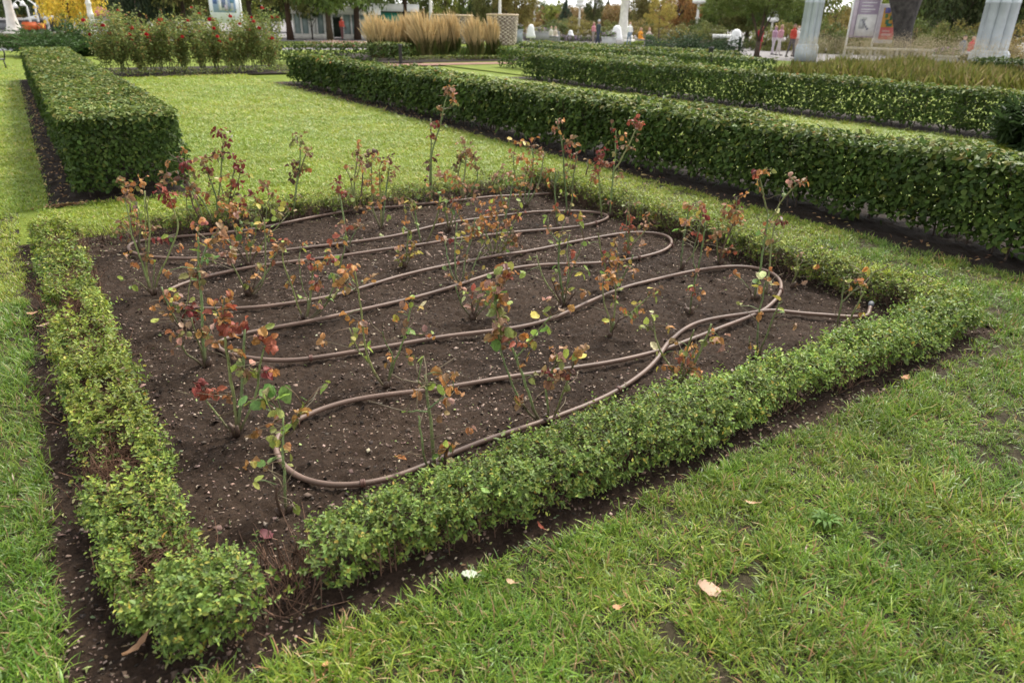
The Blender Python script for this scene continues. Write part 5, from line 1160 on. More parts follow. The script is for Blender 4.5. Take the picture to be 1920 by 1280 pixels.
# centre
for k, (px, d, h, w, kind, c, lb) in enumerate([(835, 88, 9, 2.2, 'narrow', YG, "yellow-green poplar behind the gap in the plumed grasses"), (868, 95, 10, 2.4, 'narrow', (.10, .13, .03), "poplar just left of the lattice drum"), (893, 90, 7.5, 2.0, 'conifer', DG, "small dark conifer behind the lattice drum"),
        (925, 85, 8, 3.0, 'broad', OLV, "olive tree over the lattice drum"), (965, 80, 6, 2.6, 'dense', (.14, .12, .035), "yellowing bush-like tree right of the lattice drum"), (1010, 300, 9.2, 8, 'dense', (.07, .09, .03), "rounded distant tree behind the white closed parasol"),
        (1050, 310, 8.6, 8, 'broad', (.085, .10, .033), "rounded distant tree left of the dark spire"), (1060, 200, 7.2, 2.6, 'conifer', (.035, .05, .03), "dark spire-shaped conifer in the centre distance"), (1085, 220, 6.2, 7, 'broad', BRN, "brownish autumn tree behind the hatted walker"),
        (1112, 110, 7.5, 1.6, 'broad', (.06, .07, .025), "dark upright tree right behind the hatted walker"), (1150, 210, 6.6, 6, 'dense', BRN, "russet tree left of the stone lamp column"), (1138, 300, 10.2, 3, 'conifer', (.04, .05, .035), "second distant spire conifer by the lamp column"),
        (1195, 150, 6.4, 4, 'broad', (.075, .07, .025), "dark brown-green tree right of the stone lamp column"), (1225, 105, 7.5, 3.6, 'broad', (.10, .09, .03), "tall tree behind the small yellow tree"),
        (1270, 85, 6.2, 3.0, 'broad', (.20, .11, .04), "orange-brown autumn tree behind the small yellow tree"), (1310, 100, 7.5, 4.0, 'dense', (.10, .12, .035), "pale green tree behind the spreading juniper"),
        (1350, 90, 8.2, 4.2, 'broad', MG, "green tree behind the spreading juniper's right end"), (1405, 85, 9, 4.5, 'dense', OLV, "dense tree behind the multi-stemmed tree"), (1460, 80, 9, 4.2, 'broad', MG, "green tree right of the multi-stemmed tree"),
        (1505, 90, 9, 4.5, 'dense', (.10, .12, .03), "tree behind the left fluted pillar"), (1568, 190, 6.4, 5, 'broad', (.15, .12, .035), "ochre tree right of the left fluted pillar"), (1602, 200, 7.0, 7, 'dense', (.10, .11, .03), "rounded tree behind the grey text banner"),
        (1642, 110, 6.6, 2.2, 'broad', DG, "dark narrow tree between the two hanging banners"), (1735, 75, 8, 4.2, 'dense', (.13, .17, .035), "lime-green tree right of the thick trunk"), (1775, 68, 9, 3.8, 'broad', (.05, .065, .022), "dark tree left of the right fluted pillar"),
        (1810, 60, 8, 3.6, 'dense', (.045, .06, .022), "very dark dense tree beside the right fluted pillar"), (1840, 75, 9, 4.5, 'broad', (.20, .19, .04), "yellowing tree above the dark dense tree"), (1910, 62, 9, 4.4, 'dense', (.055, .075, .022), "dark tree right of the right fluted pillar"), (1690, 100, 8, 4, 'broad', YG, "light green tree behind the thick trunk"),
        (700, 92, 10, 5, 'broad', MG, "tree behind the green awning"), (800, 100, 10, 4.0, 'broad', (.09, .11, .03), "tree behind the middle of the plumed grasses"), (590, 95, 11, 6, 'dense', DG, "big dark tree behind the glass pavilion"), (505, 96, 10, 5, 'dense', DG, "dark tree behind the lime trunks"), (300, 92, 10, 5, 'dense', DG, "dark tree behind the spruces")]):
    nm = dict(narrow="poplar", conifer="conifer").get(kind, "park_tree")
    tree(nm, lb, along(px, d), h, w, .3 if px > 820 else 1.0, kind, c, .2, group=TG)
for k, px in enumerate(range(960, 1720, 34)):       # distant belt of wood on the horizon
    pass
rgb = np.random.default_rng(640)
SHRUBS = ["left of the multi-stemmed tree's walkers", 'behind the pink-topped walkers', 'just right of the left fluted pillar', 'left of the grey text banner', 'behind the grey text banner', 'behind the yellow and red banner', 'just right of the thick trunk', 'right of the thick trunk, second along', 'above the pale bench planter', 'behind the seated red-topped person', 'just left of the right fluted pillar', 'beyond the right fluted pillar', 'behind the tall white parasol', 'left part behind the spreading juniper', 'behind the middle of the juniper', 'behind the seated orange-clad person', "behind the stone lamp column's left parasol", 'behind the pink-clad walker', 'behind the two pale-hatted people', 'behind the white parasol by the drum', 'left of the lattice drum', 'far back behind the small white parasol', 'far back behind the small yellow tree']
for k, (px, d, h, w) in enumerate([(1440, 58, 1.9, 1.6), (1480, 60, 2.3, 1.9), (1548, 56, 2.4, 1.9), (1585, 58, 2.6, 2.0), (1622, 56, 2.2, 1.8), (1665, 58, 2.6, 2.0), (1718, 54, 2.6, 1.9), (1752, 56, 2.3, 1.9), (1785, 52, 2.4, 1.8), (1815, 55, 2.5, 1.9), (1850, 52, 2.2, 1.8), (1912, 50, 2.4, 1.9), (1335, 70, 2.2, 2.0), (1262, 74, 2.0, 2.2), (1300, 78, 2.5, 2.4), (1200, 84, 2.4, 2.4), (1150, 88, 2.2, 2.4), (1095, 90, 2.2, 2.4), (1045, 92, 2.3, 2.6), (985, 88, 2.6, 2.4), (895, 84, 2.6, 2.2), (1070, 110, 2.8, 3.0), (1235, 100, 2.8, 3.0)]):
    c = [(.11, .12, .035), (.16, .14, .04), (.08, .10, .03), (.19, .15, .05)][k % 4]
    tree("shrub", "bushy far shrub " + SHRUBS[k], along(px, d), h, w, -.25, 'shrub', c, .04, group="understory shrubs", cat="shrub", forks=3)
mbw = MB()
for px in range(-40, 2000, 12):
    d = 260 + rgb.uniform(-40, 40); b0 = along(px, d); hh = rgb.uniform(4.0, 6.8); n = 130
    o = norm(rgb.normal(0, 1, (n, 3))) * rgb.uniform(.4, 1, (n, 1)); P = b0 + np.array([0, 0, hh * .5]) + o * np.array([4.2, 4.2, hh * .5])
    N = norm(o + rgb.normal(0, .4, (n, 3))); D = rgb.normal(0, 1, (n, 3)); D = norm(D - N * np.sum(D * N, 1, keepdims=True))
    c = np.array([OLV, MG, BRN, DG, YG][rgb.integers(0, 5)]) * 1.1
    leaf_cloud(mbw, P, D, N, rgb.uniform(1.0, 2.0, n), rgb.uniform(.8, 1.4, n), c * rgb.uniform(.7, 1.3, (n, 1)))
tag(mbw.build("far_woods", M_FAR), "far belt of mixed autumn woods along the horizon", "woods", kind="stuff")

tree("small_tree", "small yellow-leaved tree on a thin trunk behind the square planter", gp(1234, 82), 4.0, 1.6, 1.0, 'airy', (.24, .20, .05), .06, group=TG)
# multi-stemmed tree
b = gp(1418, 108); t = thing("multi_stem_tree", b, "multi-stemmed tree with spreading feathery green crown at centre right", "tree", TG)
mb = MB().tube([b, b + [0, 0, .45], b + [0, 0, .8]], [.17, .13, .13], 9)
for (x, y, r) in ((1402, 0, .06), (1392, -40, .05), (1437, 5, .05), (1448, -20, .07), (1462, 0, .05)):
    q = up_at(b, x, y, rgb.uniform(-.6, .6)); s = b + [0, 0, .7]
    mb.tube([s, s + (q - s) * .35 + np.array([0, 0, -.05]) - (q - s) * [.1, .1, 0], s + (q - s) * .7, q], [r, r * .9, r * .7, r * .4], 7)
mb.build("trunk", M_BARK, t, smooth=True)
for k, (x, y, w, h) in enumerate(((1395, 4, 2.0, 1.7), (1448, 2, 2.1, 1.7), (1355, 10, 1.5, 1.5), (1474, 14, 1.3, 1.4), (1420, -60, 3.0, 3.0))):
    o = bpy.data.objects.new("crown", CR['airy'][0]); COL.objects.link(o); o.parent = t
    q = up_at(b, x, y) - b; o.location = q - np.array([0, 0, h * .5]); o.scale = (w, w, h); o.rotation_euler = (0, 0, k * 1.3); o.color = (.13, .17, .04, 1); o["kind"] = "stuff"
# thick trunk at right, widening upward into its fork
b = along(1692, 44); t = thing("old_tree", b, "very thick dark tree trunk between the banners and the right pillar", "tree", TG)
pts = [up_at(b, x, y) for x, y in ((1690, 120), (1692, 80), (1694, 50), (1697, 20), (1700, -5), (1704, -60))]
pts[0][2] = -.1
wob = np.array([.46, .40, .46, .62, .80, 1.0])
mb = MB().tube(pts, wob, 14)
for sx in (-1, 1):
    e = pts[-1] + np.array([sx * 1.6, -sx * 1.0, 3.0]); mb.tube([pts[-2], (pts[-1] + e) / 2, e], [.62, .5, .2], 9)
mb.build("trunk", mat_plain("grey_bark", (.05, .045, .042), .95, .45, 5, .9, 9), t, smooth=True)
o = bpy.data.objects.new("crown", CR['broad'][1]); COL.objects.link(o); o.parent = t; o.location = (0, 0, 5.2); o.scale = (5, 5, 5); o.color = (*MG, 1); o["kind"] = "stuff"

# spreading junipers
def juniper(label, pos, w, h, col, n, seed):
    rg = np.random.default_rng(seed); t = thing("juniper", pos, label, "shrub", "spreading junipers")
    nb = 70; mb = MB(); pos = np.array(pos); PP = []; OO = []; br = MB()
    for i in range(nb):
        a = rg.uniform(0, 6.3); r = rg.uniform(.2, 1); el = rg.uniform(.15, 1.2)
        e = pos + np.array([math.cos(a) * w * r, math.sin(a) * w * r * .7, h * math.sin(el) * rg.uniform(.55, 1.05) * (1 - .45 * r * r)])
        s = pos + [0, 0, .05]; br.tube([s, (s + e) / 2 + [0, 0, .05], e], [.02, .014, .006], 4)
        m = n // nb; f = rg.uniform(.35, 1.05, m)[:, None]; q = s + (e - s) * f + rg.normal(0, .12, (m, 3)) * [1, 1, .6] * w / 2.0
        PP.append(q); OO.append(np.tile(norm(e - s), (m, 1)))
    P = np.concatenate(PP); O = np.concatenate(OO); P[:, 2] = np.maximum(P[:, 2], .05)
    N = norm(np.array([0, 0, 1.]) + rg.normal(0, .5, P.shape)); D = norm(O + rg.normal(0, .4, P.shape)); D = norm(D - N * np.sum(D * N, 1, keepdims=True))
    leaf_cloud(mb, P, D, N, rg.uniform(.12, .26, len(P)), rg.uniform(.03, .06, len(P)), np.array(col) * rg.uniform(.6, 1.4, (len(P), 1)))
    o = mb.build("foliage", M_FAR, t); o["kind"] = "stuff"; br.build("branches", M_BARK, t)
juniper("dark green spreading juniper behind the left hedge end", gp(128, 105), 2.7, 1.7, (.05, .095, .026), 11000, 700)
juniper("big blue-green spreading juniper in the right distance", along(1300, 40), 3.3, 1.55, (.045, .075, .035), 9000, 701)
juniper("dark conifer shrub cut off by the right edge of the picture", gp(1925, 275), .75, .75, (.035, .06, .02), 5000, 702)

# tall red roses in the far bed
def tall_rose(pos, h, label, seed, nbloom):
    rg = np.random.default_rng(seed); t = thing("tall_rose", pos, label, "rose bush", "tall red roses in the far bed"); pos = np.array(pos)
    lf = MB(); tops = []
    for k in range(9):
        e = pos + np.array([rg.normal(0, .22), rg.normal(0, .22), h * rg.uniform(.72, 1.02)]); mid = (pos + e) / 2 + rg.normal(0, .05, 3)
        s = pos + np.array([rg.normal(0, .09), rg.normal(0, .09), -.01])
        MB().tube([s, mid, e], [.008, .006, .004], 5, np.array((.10, .12, .045)) / .85).build("cane", M_CANE, t)
        tops.append(e); n = 130
        f = rg.uniform(.28, 1.0, n)[:, None]; P = np.where(f < .5, s + (mid - s) * f * 2, mid + (e - mid) * (f - .5) * 2) + rg.normal(0, .08, (n, 3))
        N = norm(np.array([0, 0, .8]) + rg.normal(0, .5, (n, 3))); D = rg.normal(0, 1, (n, 3)); D = norm(D - N * np.sum(D * N, 1, keepdims=True))
        leaf_cloud(lf, P, D, N, rg.uniform(.06, .10, n), rg.uniform(.04, .065, n), pick([(5, (.15, .19, .055)), (3, (.21, .245, .07)), (1, (.30, .25, .07)), (.5, (.22, .11, .05))], n, rg))
    o = lf.build("foliage", M_FAR, t); o["kind"] = "stuff"
    for k in range(nbloom):
        e = tops[rg.integers(0, len(tops))] + np.array([rg.normal(0, .06), rg.normal(0, .06), rg.uniform(-.25, .03)]); mb = MB(); rr = rg.uniform(.045, .07)
        m = 16; a = rg.uniform(0, 6.3, m); N = norm(np.c_[np.cos(a), np.sin(a), rg.uniform(-.2, .9, m)]); D = norm(np.c_[np.cos(a) * .4, np.sin(a) * .4, np.ones(m)]); D = norm(D - N * np.sum(D * N, 1, keepdims=True))
        leaf_cloud(mb, e + N * rr * .6 * rg.uniform(.2, 1, (m, 1)) - [0, 0, rr * .6], D, N, np.full(m, rr * 1.6), np.full(m, rr * 1.7), np.array((.48, .02, .035)) * rg.uniform(.7, 1.3, (m, 1)))
        mb.build("bloom", M_FAR, t)
NB = [3, 1, 2, 4, 1, 2, 3, 2, 1, 3, 2, 4]
ORD = ["first", "second", "third", "fourth", "fifth", "sixth", "seventh", "eighth", "ninth", "tenth", "eleventh", "twelfth"]
for i in range(12):
    x = 2.15 + i * .43
    tall_rose((x, 24.35 + .25 * (i % 2), 0), 1.45 + .22 * math.sin(i * 2.1), "tall red-flowered rose in the far bed's front row, %s from the left" % ORD[i], 800 + i, NB[i] + 1)
for i in range(9):
    x = 2.7 + i * .56
    tall_rose((x, 25.7 + .3 * (i % 2), 0), 1.6 + .25 * math.sin(i * 1.7 + 1), "tall red-flowered rose in the far bed's back row, %s from the left" % ORD[i], 830 + i, 2 + i % 3)

# plumed ornamental grasses
def plume(pos, h, w, label, seed, lean=-.22):
    rg = np.random.default_rng(seed); t = thing("plumed_grass", pos, label, "ornamental grass", "plumed grass clumps"); pos = np.array(pos, float)
    side = np.array([_r0[0], _r0[1], 0]); g = MB(); p_ = MB()
    for i in range(300):
        a = rg.uniform(0, 6.3); b = pos + np.array([math.cos(a), math.sin(a), 0]) * rg.uniform(0, .30) * w; hh = h * (1.08 - .3 * np.linalg.norm((b - pos)[:2]) / (.3 * w)) * (.62 + .45 * rg.beta(2.2, 1.6))
        sp = np.array([math.cos(a), math.sin(a), 0]) * rg.uniform(.08, .48) * w + side * lean * rg.uniform(.4, 1.1) * w
        P = [b + sp * f ** 2 + np.array([0, 0, hh * f]) for f in (0, .3, .55)]; Q = [b + sp * f ** 2 + np.array([0, 0, hh * f]) for f in (.55, .75, .9, 1.0)]
        c = np.array((.66, .51, .27)) * rg.uniform(.75, 1.2)
        g.tube(P, .006, 3, np.array((.36, .30, .13)) * rg.uniform(.7, 1.2), cap=False)
        p_.tube(Q, [.005, .016, .012, .003], 4, c, cap=False)
    n = 520; a = rg.uniform(0, 6.3, n); Pb = pos + np.c_[np.cos(a) * .25 * w, np.sin(a) * .25 * w, np.zeros(n)] * rg.uniform(0, 1, (n, 1)); D = norm(np.c_[np.cos(a) * .35, np.sin(a) * .35, np.ones(n)] + rg.normal(0, .15, (n, 3))); N = norm(np.c_[np.cos(a), np.sin(a), np.full(n, -.3)]); N = norm(N - D * np.sum(D * N, 1, keepdims=True))
    lb = MB(); leaf_cloud(lb, Pb, D, N, rg.uniform(.35, .95, n), np.full(n, .022), pick([(4, (.13, .17, .04)), (3, (.22, .2, .07)), (2, (.08, .12, .03))], n, rg), .1, .3)
    lb.build("leaf_blades", M_FAR, t)["kind"] = "stuff"; g.build("stalks", M_FAR, t)["kind"] = "stuff"; p_.build("plumes", M_FAR, t)["kind"] = "stuff"
for i, (px, w, h, lb) in enumerate([(706, 1.0, 1.75, "plumed straw-coloured grass clump, leftmost, leaning left"), (735, .9, 1.6, "plumed grass clump, second from the left"), (768, .9, 1.85, "plumed grass clump just left of the black bollard's right side"), (798, 1.15, 1.9, "tallest and widest plumed grass clump right of the bollard"),
                                  (826, .8, 1.75, "thin pale plumed grass clump in the middle"), (850, .85, 1.85, "reddish plumed grass clump right of the middle"), (892, .85, 1.75, "dense plumed grass clump, second from the right"), (925, .7, 1.7, "sparse plumed grass clump before the lattice drum, rightmost")]):
    p = along(px, 34.0 + .5 * (i % 3)); plume(p, h, w, lb, 860 + i)
# soft low planting at their feet and feathery grass at right
def meadow(name, label, poly, n, h, pal, seed, wd=.012, lean=.3):
    rg = np.random.default_rng(seed); (x0, y0), (x1, y1), dep = poly
    u = rg.uniform(0, 1, n); v = rg.uniform(0, 1, n); d = norm(np.array([x1 - x0, y1 - y0])); nn = np.array([-d[1], d[0]])
    P = np.c_[np.array([x0, y0]) + u[:, None] * np.array([x1 - x0, y1 - y0]) + (v * dep)[:, None] * nn, np.zeros(n)]
    cl = noise3(P, 1.1, seed); D = norm(np.c_[rg.normal(0, lean, n), rg.normal(0, lean, n), np.ones(n)]); a = rg.uniform(0, 6.3, n); N = np.c_[np.cos(a), np.sin(a), np.zeros(n)]; N = norm(N - D * np.sum(D * N, 1, keepdims=True))
    mb = MB(); leaf_cloud(mb, P, D, N, h * rg.uniform(.5, 1.1, n) * (.6 + .7 * cl), np.full(n, wd) * rg.uniform(.7, 1.4, n), pick(pal, n, rg) * (.7 + .6 * cl)[:, None], .1, .35)
    return tag(mb.build(name, M_FAR), label, "grass", kind="stuff")
meadow("feather_grass", "low feathery yellow-green grass behind the second hedge at right", ((20.6, 16.6), (21.6, 7.6), 9.5), 26000, .55, [(4, (.24, .25, .06)), (3, (.30, .28, .09)), (2, (.16, .19, .045)), (2, (.38, .31, .16))], 880, .012)
rg = np.random.default_rng(881); mb = MB(); st = MB()
for k in range(520):
    b0 = np.array([rg.uniform(29.5, 33.5), 0, 0]); b0[1] = 29.0 - (b0[0] - 29.5) * .2 + rg.uniform(-14.5, -6.5); hh = rg.uniform(.7, 1.25); e = b0 + np.array([rg.normal(0, .15), rg.normal(0, .15), hh])
    st.tube([b0, (b0 + e) / 2 + rg.normal(0, .03, 3), e], [.005, .004, .002], 3, (.3, .27, .12), cap=False)
    n = 34; P = e + rg.normal(0, 1, (n, 3)) * [.16, .16, .17] - [0, 0, .1]; N = norm(rg.normal(0, 1, (n, 3))); D = rg.normal(0, 1, (n, 3)); D = norm(D - N * np.sum(D * N, 1, keepdims=True))
    leaf_cloud(mb, P, D, N, rg.uniform(.025, .05, n), rg.uniform(.010, .018, n), np.array((.50, .41, .28)) * rg.uniform(.7, 1.25, (n, 1)))
mb.v += st.v; mb.f += [q + mb.n for q in st.f]; mb.c += st.c; mb.n += st.n
tag(mb.build("seed_heads", M_FAR), "airy buff seed heads rising before the pierced stone screen", "grass", kind="stuff")
meadow("flower_strip", "strip of white and pink bedding flowers before the pavilion", ((14.5, 44.5), (20, 42.5), 2.2), 5000, .3, [(3, (.6, .5, .46)), (2, (.5, .12, .1)), (4, (.12, .15, .05))], 882, .06)
meadow("flower_strip", "strip of white flowers beside the road at far left", ((-2, 45.4), (3.4, 45.4), 3.2), 5000, .22, [(4, (.62, .58, .5)), (1, (.2, .22, .07))], 883, .07)
meadow("shrub_strip", "low green shrubs beyond the white flower strip at far left", ((-2, 49.5), (3.6, 49.5), 4), 5000, .5, [(3, (.11, .14, .05)), (2, (.16, .12, .06))], 884, .07)
meadow("flower_strip", "strip of purple flowers in the plaza, centre distance", ((38.5, 57), (46, 52), 2.5), 5000, .5, [(2, (.22, .16, .25)), (4, (.12, .15, .06)), (1, (.4, .34, .4))], 885, .05)
meadow("flower_strip", "strip of pink-purple flowers behind the bollard at right", ((44, 40.5), (51, 37), 2.5), 4000, .5, [(2, (.32, .2, .27)), (4, (.12, .15, .06))], 886, .05)
meadow("groundcover", "bright lime groundcover beside the square planter", ((40.5, 45.6), (43, 43.8), 1.5), 3000, .3, [(3, (.25, .3, .05)), (1, (.12, .18, .04))], 887, .08)
meadow("groundcover", "leafy green planting at the feet of the plumed grasses", ((13.2, 31.6), (19.0, 28.8), 2.6), 6000, .5, [(3, (.09, .14, .035)), (2, (.15, .18, .05))], 888, .05)

# ------------------------------------------------------------------ lamp posts, bollards
def lamp(label, pos, h, r, seed=0, lantern=None, group="white park lamp posts"):
    t = thing("lamp_post", pos, label, "lamp post", group); x, y, _ = pos
    MB().box((x - r * 3, y - r * 3, -.03), (x + r * 3, y + r * 3, r * 1.6)).box((x - r * 2.5, y - r * 2.5, r * 1.6), (x + r * 2.5, y + r * 2.5, r * 2.8)).build("plinth", M_STONE, t)
    MB().lathe([(r * 2.3, r * 2.8), (r * 1.9, r * 4), (r * 1.35, r * 8), (r * 1.25, r * 13), (r * 1.5, r * 13.4), (r * 1.5, r * 14.2), (r * 1.2, r * 14.6), (r * 1.1, r * 18), (r * 1.35, r * 18.5), (r * 1.35, r * 19.2), (r, r * 19.6), (r * .8, h)], (x, y, 0), 14).build("shaft", M_STONE, t, smooth=True)
    MB().lathe([(r * 1.2, h), (r * 1.6, h + r), (r * 2.2, h + r * 3), (r * 2.6, h + r * 6), (r * 2.2, h + r * 7), (r * .3, h + r * 9)], (x, y, 0), 12).build("lantern", M_WHITE, t, smooth=True)
lamp("large white lamp post at the left edge by the road", gp(30, 70), 5.5, .20)
lamp("stone lamp column among people in the centre distance", gp(1166, 83), 6.0, .24)
for lb, px, d, top in (("thin white lamp post rising from the tall roses, beside the pink-red canopy", 172, 48, 6), ("white lamp post behind the lattice drum", 937, 62, 6), ("thin white pole behind the plumed grasses", 808, 60, 4.2)):
    p = along(px, d); lamp(lb, p, top, .11)
def lamp2(label, px, d, ylamp, r):
    p = along(px, d); z = up_at(p, px, ylamp)[2]; t = thing("lamp_post", p, label, "lamp post", "white park lamp posts")
    MB().lathe([(r * 2, -.03), (r * 1.6, .4), (r, .6), (r * .8, z * .6), (r * 1.6, z * .62), (r * .8, z * .66), (r * .8, z)], tuple(p), 10).build("shaft", M_STONE, t, smooth=True)
    MB().lathe([(r * 1.5, z), (r * 4.2, z + .1), (r * 4.2, z + .35), (r * 2.5, z + .4), (r * 3.4, z + .55), (r * 3, z + .9), (r * .6, z + 1.1)], tuple(p), 12).build("lantern", M_WHITE, t, smooth=True)
lamp2("distant tiered lamp above the closed white parasol", 1002, 92, 16, .14); lamp2("distant tiered lamp left of the dark spire conifer's neighbour", 1086, 92, 14, .14); lamp2("distant tiered lamp above the juniper", 1307, 80, 8, .16); lamp2("short far lamp behind the red-dressed walker", 1449, 75, 42, .12)
for i, (px, yb, yt) in enumerate(((57, 51, 8), (72, 51, 4))):       # hooked street lamps
    p = along(px, 82); z = up_at(p, px, yt)[2]; t = thing("street_lamp", p, ["hooked white street lamp, left of two near the orange vehicle", "hooked white street lamp, right of two near the orange vehicle"][i], "street lamp", "hooked street lamps")
    s = np.array([-_r0[0], -_r0[1], 0])
    MB().tube([p, p + [0, 0, z * .75], p + [0, 0, z - .2], p + [0, 0, z] + s * .25, p + [0, 0, z + .3] + s * .7, p + [0, 0, z + .1] + s * 1.05], [.1, .075, .06, .05, .045, .04], 8).build("pole", M_WHITE, t, smooth=True)
    q = p + s * 1.05 + [0, 0, z - .35]; MB().lathe([(.26, 0), (.2, .2), (.07, .42)], tuple(q), 10).build("lamp_shade", M_WHITE, t)
p = along(89, 78); t = thing("street_lamp", p, "plain white pole in front of the white canopy", "street lamp", "hooked street lamps"); MB().tube([p, p + [0, 0, 6]], [.11, .06], 9).build("pole", M_WHITE, t)
MB().lathe([(.2, 6.0), (.3, 6.2), (.25, 6.6), (.05, 6.8)], (p[0], p[1], 0), 10).build("lantern", M_WHITE, t)
for lb, px, d, h, r in (("black bollard standing before the plumed grasses", 748, 29.5, .72, .065), ("black bollard between the hedges, before the juniper", 1340, 30.0, .82, .09), ("slim black bollard on the pale paving", 1393, 43, 1.0, .08), ("black stub bollard over the second hedge at right", 1844, 16.5, .62, .09)):
    p = along(px, d); t = thing("bollard", p, lb, "bollard", "black bollards")
    MB().lathe([(r, -.03), (r, h - .06), (r * 1.05, h - .05)], tuple(p), 14).build("post", M_BLACK, t, smooth=False); MB().lathe([(r * 1.12, h - .05), (r * 1.12, h - .01), (r * .9, h)], tuple(p), 14).build("head", M_BLACK, t)

# ------------------------------------------------------------------ buildings and structures
M_GLASS = mat_plain("pavilion_glass", (.28, .36, .36), .12, .25, .7, spec=.6)
M_DARKG = mat_plain("dark_green", (.06, .085, .06), .7, .3, 1)  # plain dark green for the pavilion's rear wall and the kiosk wall
def frame_at(px, d):
    p = along(px, d); f = norm(np.array([p[0], p[1], 0])); s = np.array([f[1], -f[0], 0]); return p, s, f
def zy(p, px, y): return up_at(p, px, y)[2]
p, s, f = frame_at(625, 66); Z = np.array([0, 0, 1.0])
t = thing("pavilion", p, "white pavilion with tall glass panes behind the lime trunks", "pavilion")
def X(px): return up_at(p, px, 60) [:2] @ s[:2] - p[:2] @ s[:2]
xl, xm, xn, xr = X(552), X(624), X(644), X(706); top = zy(p, 600, 26)
MB().obox(p + s * (xl + xr) / 2 + Z * (top + .25) + f * 2, s * ((xr - xl) / 2 + .4), f * 2.6, Z * .28).build("roof", M_WHITE, t)
MB().obox(p + s * (xl + xm) / 2 + Z * .15 - f * .1, s * (xm - xl) / 2, f * .12, Z * .2).obox(p + s * (xn + xr) / 2 + Z * .15 - f * .1, s * (xr - xn) / 2, f * .12, Z * .2).build("plinth", M_STONE, t)
for a, b_, k in ((xl, xm, 5), (xn, xr, 4)):
    for i in range(k + 1):
        x = a + (b_ - a) * i / k; MB().obox(p + s * x + Z * (top / 2) - f * .05, s * .07, f * .07, Z * top / 2).build("post", M_WHITE, t)
    for i in range(k):
        x = a + (b_ - a) * (i + .5) / k; MB().obox(p + s * x + Z * (top / 2 + .15), s * ((b_ - a) / k / 2 - .08), f * .02, Z * (top / 2 - .2)).build("pane", M_GLASS if (i % 2) else M_WHITE if a == xl and i in (2, 4) else M_GLASS, t)
MB().obox(p + s * (xl + xr) / 2 + Z * top / 2 + f * 4.2, s * (xr - xl) / 2, f * .08, Z * top / 2).build("rear_wall", M_DARKG, t)
p, s, f = frame_at(725, 72); t = thing("kiosk", p, "kiosk with white roof edge and green awning behind the grasses", "kiosk"); top = zy(p, 725, 22)
MB().obox(p + Z * (top / 2), s * 2.6, f * 1.5, Z * top / 2).build("wall", M_DARKG, t); MB().obox(p + Z * (top + .3) - f * .2, s * 2.9, f * 1.9, Z * .3).build("roof", M_WHITE, t)
MB().add([p + s * a * 2.5 - f * b_ + Z * z for a, b_, z in ((-1, 1.51, top - .1), (1, 1.51, top - .1), (1, 2.5, top - .7), (-1, 2.5, top - .7), (-1, 1.51, top - .2), (1, 1.51, top - .2), (1, 2.5, top - .8), (-1, 2.5, top - .8))], np.array([(0, 1, 2, 3), (7, 6, 5, 4), (3, 2, 6, 7), (0, 3, 7, 4), (1, 5, 6, 2)]), (.03, .26, .18)).build("awning", M_ATTR, t)
# lattice drums of stacked pale blocks
def drum(label, px, d, rb, rt, ytop, arc, seed):
    p = along(px, d); h = zy(p, px, ytop); t = thing("lattice_drum", p, label, "planter wall", "lattice drums"); rg = np.random.default_rng(seed); rows = int(h / .11); mb = MB()
    MB().lathe([(rb * .93, -.03), (rt * .93, h - .08)], tuple(p), 32).build("core", mat_plain("drum_core", (.22, .17, .13), .9, .2, 3), t)
    for r_ in range(rows):
        z = (r_ + .5) * h / rows; R = rb + (rt - rb) * z / h; nb = 2 * int(2 * math.pi * R / .18 / 2)
        for k in range(nb):
            if (k + r_) % 2: continue
            a = 2 * math.pi * k / nb; o = np.array([math.cos(a), math.sin(a), 0]); q = np.array([-o[1], o[0], 0])
            mb.obox(p + o * R * .97 + Z * z, q * .085, o * .06, Z * .045, np.array((.55, .48, .38)) * rg.uniform(.75, 1.15))
    o = mb.build("block", M_ATTR, t); o["kind"] = "stuff"
    MB().lathe([(rt * .95, h - .07), (rt * 1.04, h - .05), (rt * 1.04, h + .04), (rt * .9, h + .05)], tuple(p), 32).build("rim", mat_plain("drum_rim", (.55, .43, .30), .8, .1, 3), t)
drum("lattice drum of pale stacked blocks, right of the plumed grasses", 942, 56, 1.0, 1.12, 28, 0, 900)
drum("lattice drum of pale blocks half hidden behind the plumed grasses", 848, 58, 1.35, 1.5, 29, 0, 901)
# canopies on the left
p, s, f = frame_at(78, 86); t = thing("canopy", p, "white shallow canopy beside the yellow tree", "canopy"); z = zy(p, 78, 36); zt = zy(p, 80, 25)
V = [p + s * a + f * b_ + Z * c for a, b_, c in ((-1.5, -1, z), (2.6, -1, z + .25), (2.6, 1.6, z + .25), (-1.5, 1.6, z), (.6, .3, zt + .1), (-1.4, -.9, z - .12), (2.5, -.9, z + .13), (2.5, 1.5, z + .13), (-1.4, 1.5, z - .12))]
MB().add(V, [np.array([(0, 1, 4), (1, 2, 4), (2, 3, 4), (3, 0, 4)]), np.array([(8, 7, 6, 5), (0, 5, 6, 1), (1, 6, 7, 2), (2, 7, 8, 3), (3, 8, 5, 0)])]).build("roof", M_WHITE, t)
for a in (-1.2, .6, 2.3): MB().tube([p + s * a - f * .7, p + s * a - f * .7 + Z * (z + .02)], .06, 8).build("post", M_BLACK, t)
MB().obox(p + s * 1.0 + f * 1.2 + Z * z * .45, s * 1.2, f * .5, Z * z * .45).build("counter", mat_plain("dark_blue_grey", (.09, .10, .12), .6, .2, 2), t)
p, s, f = frame_at(42, 96); t = thing("shed", p, "long grey flat-roofed shed at far left", "building"); z = zy(p, 42, 41)
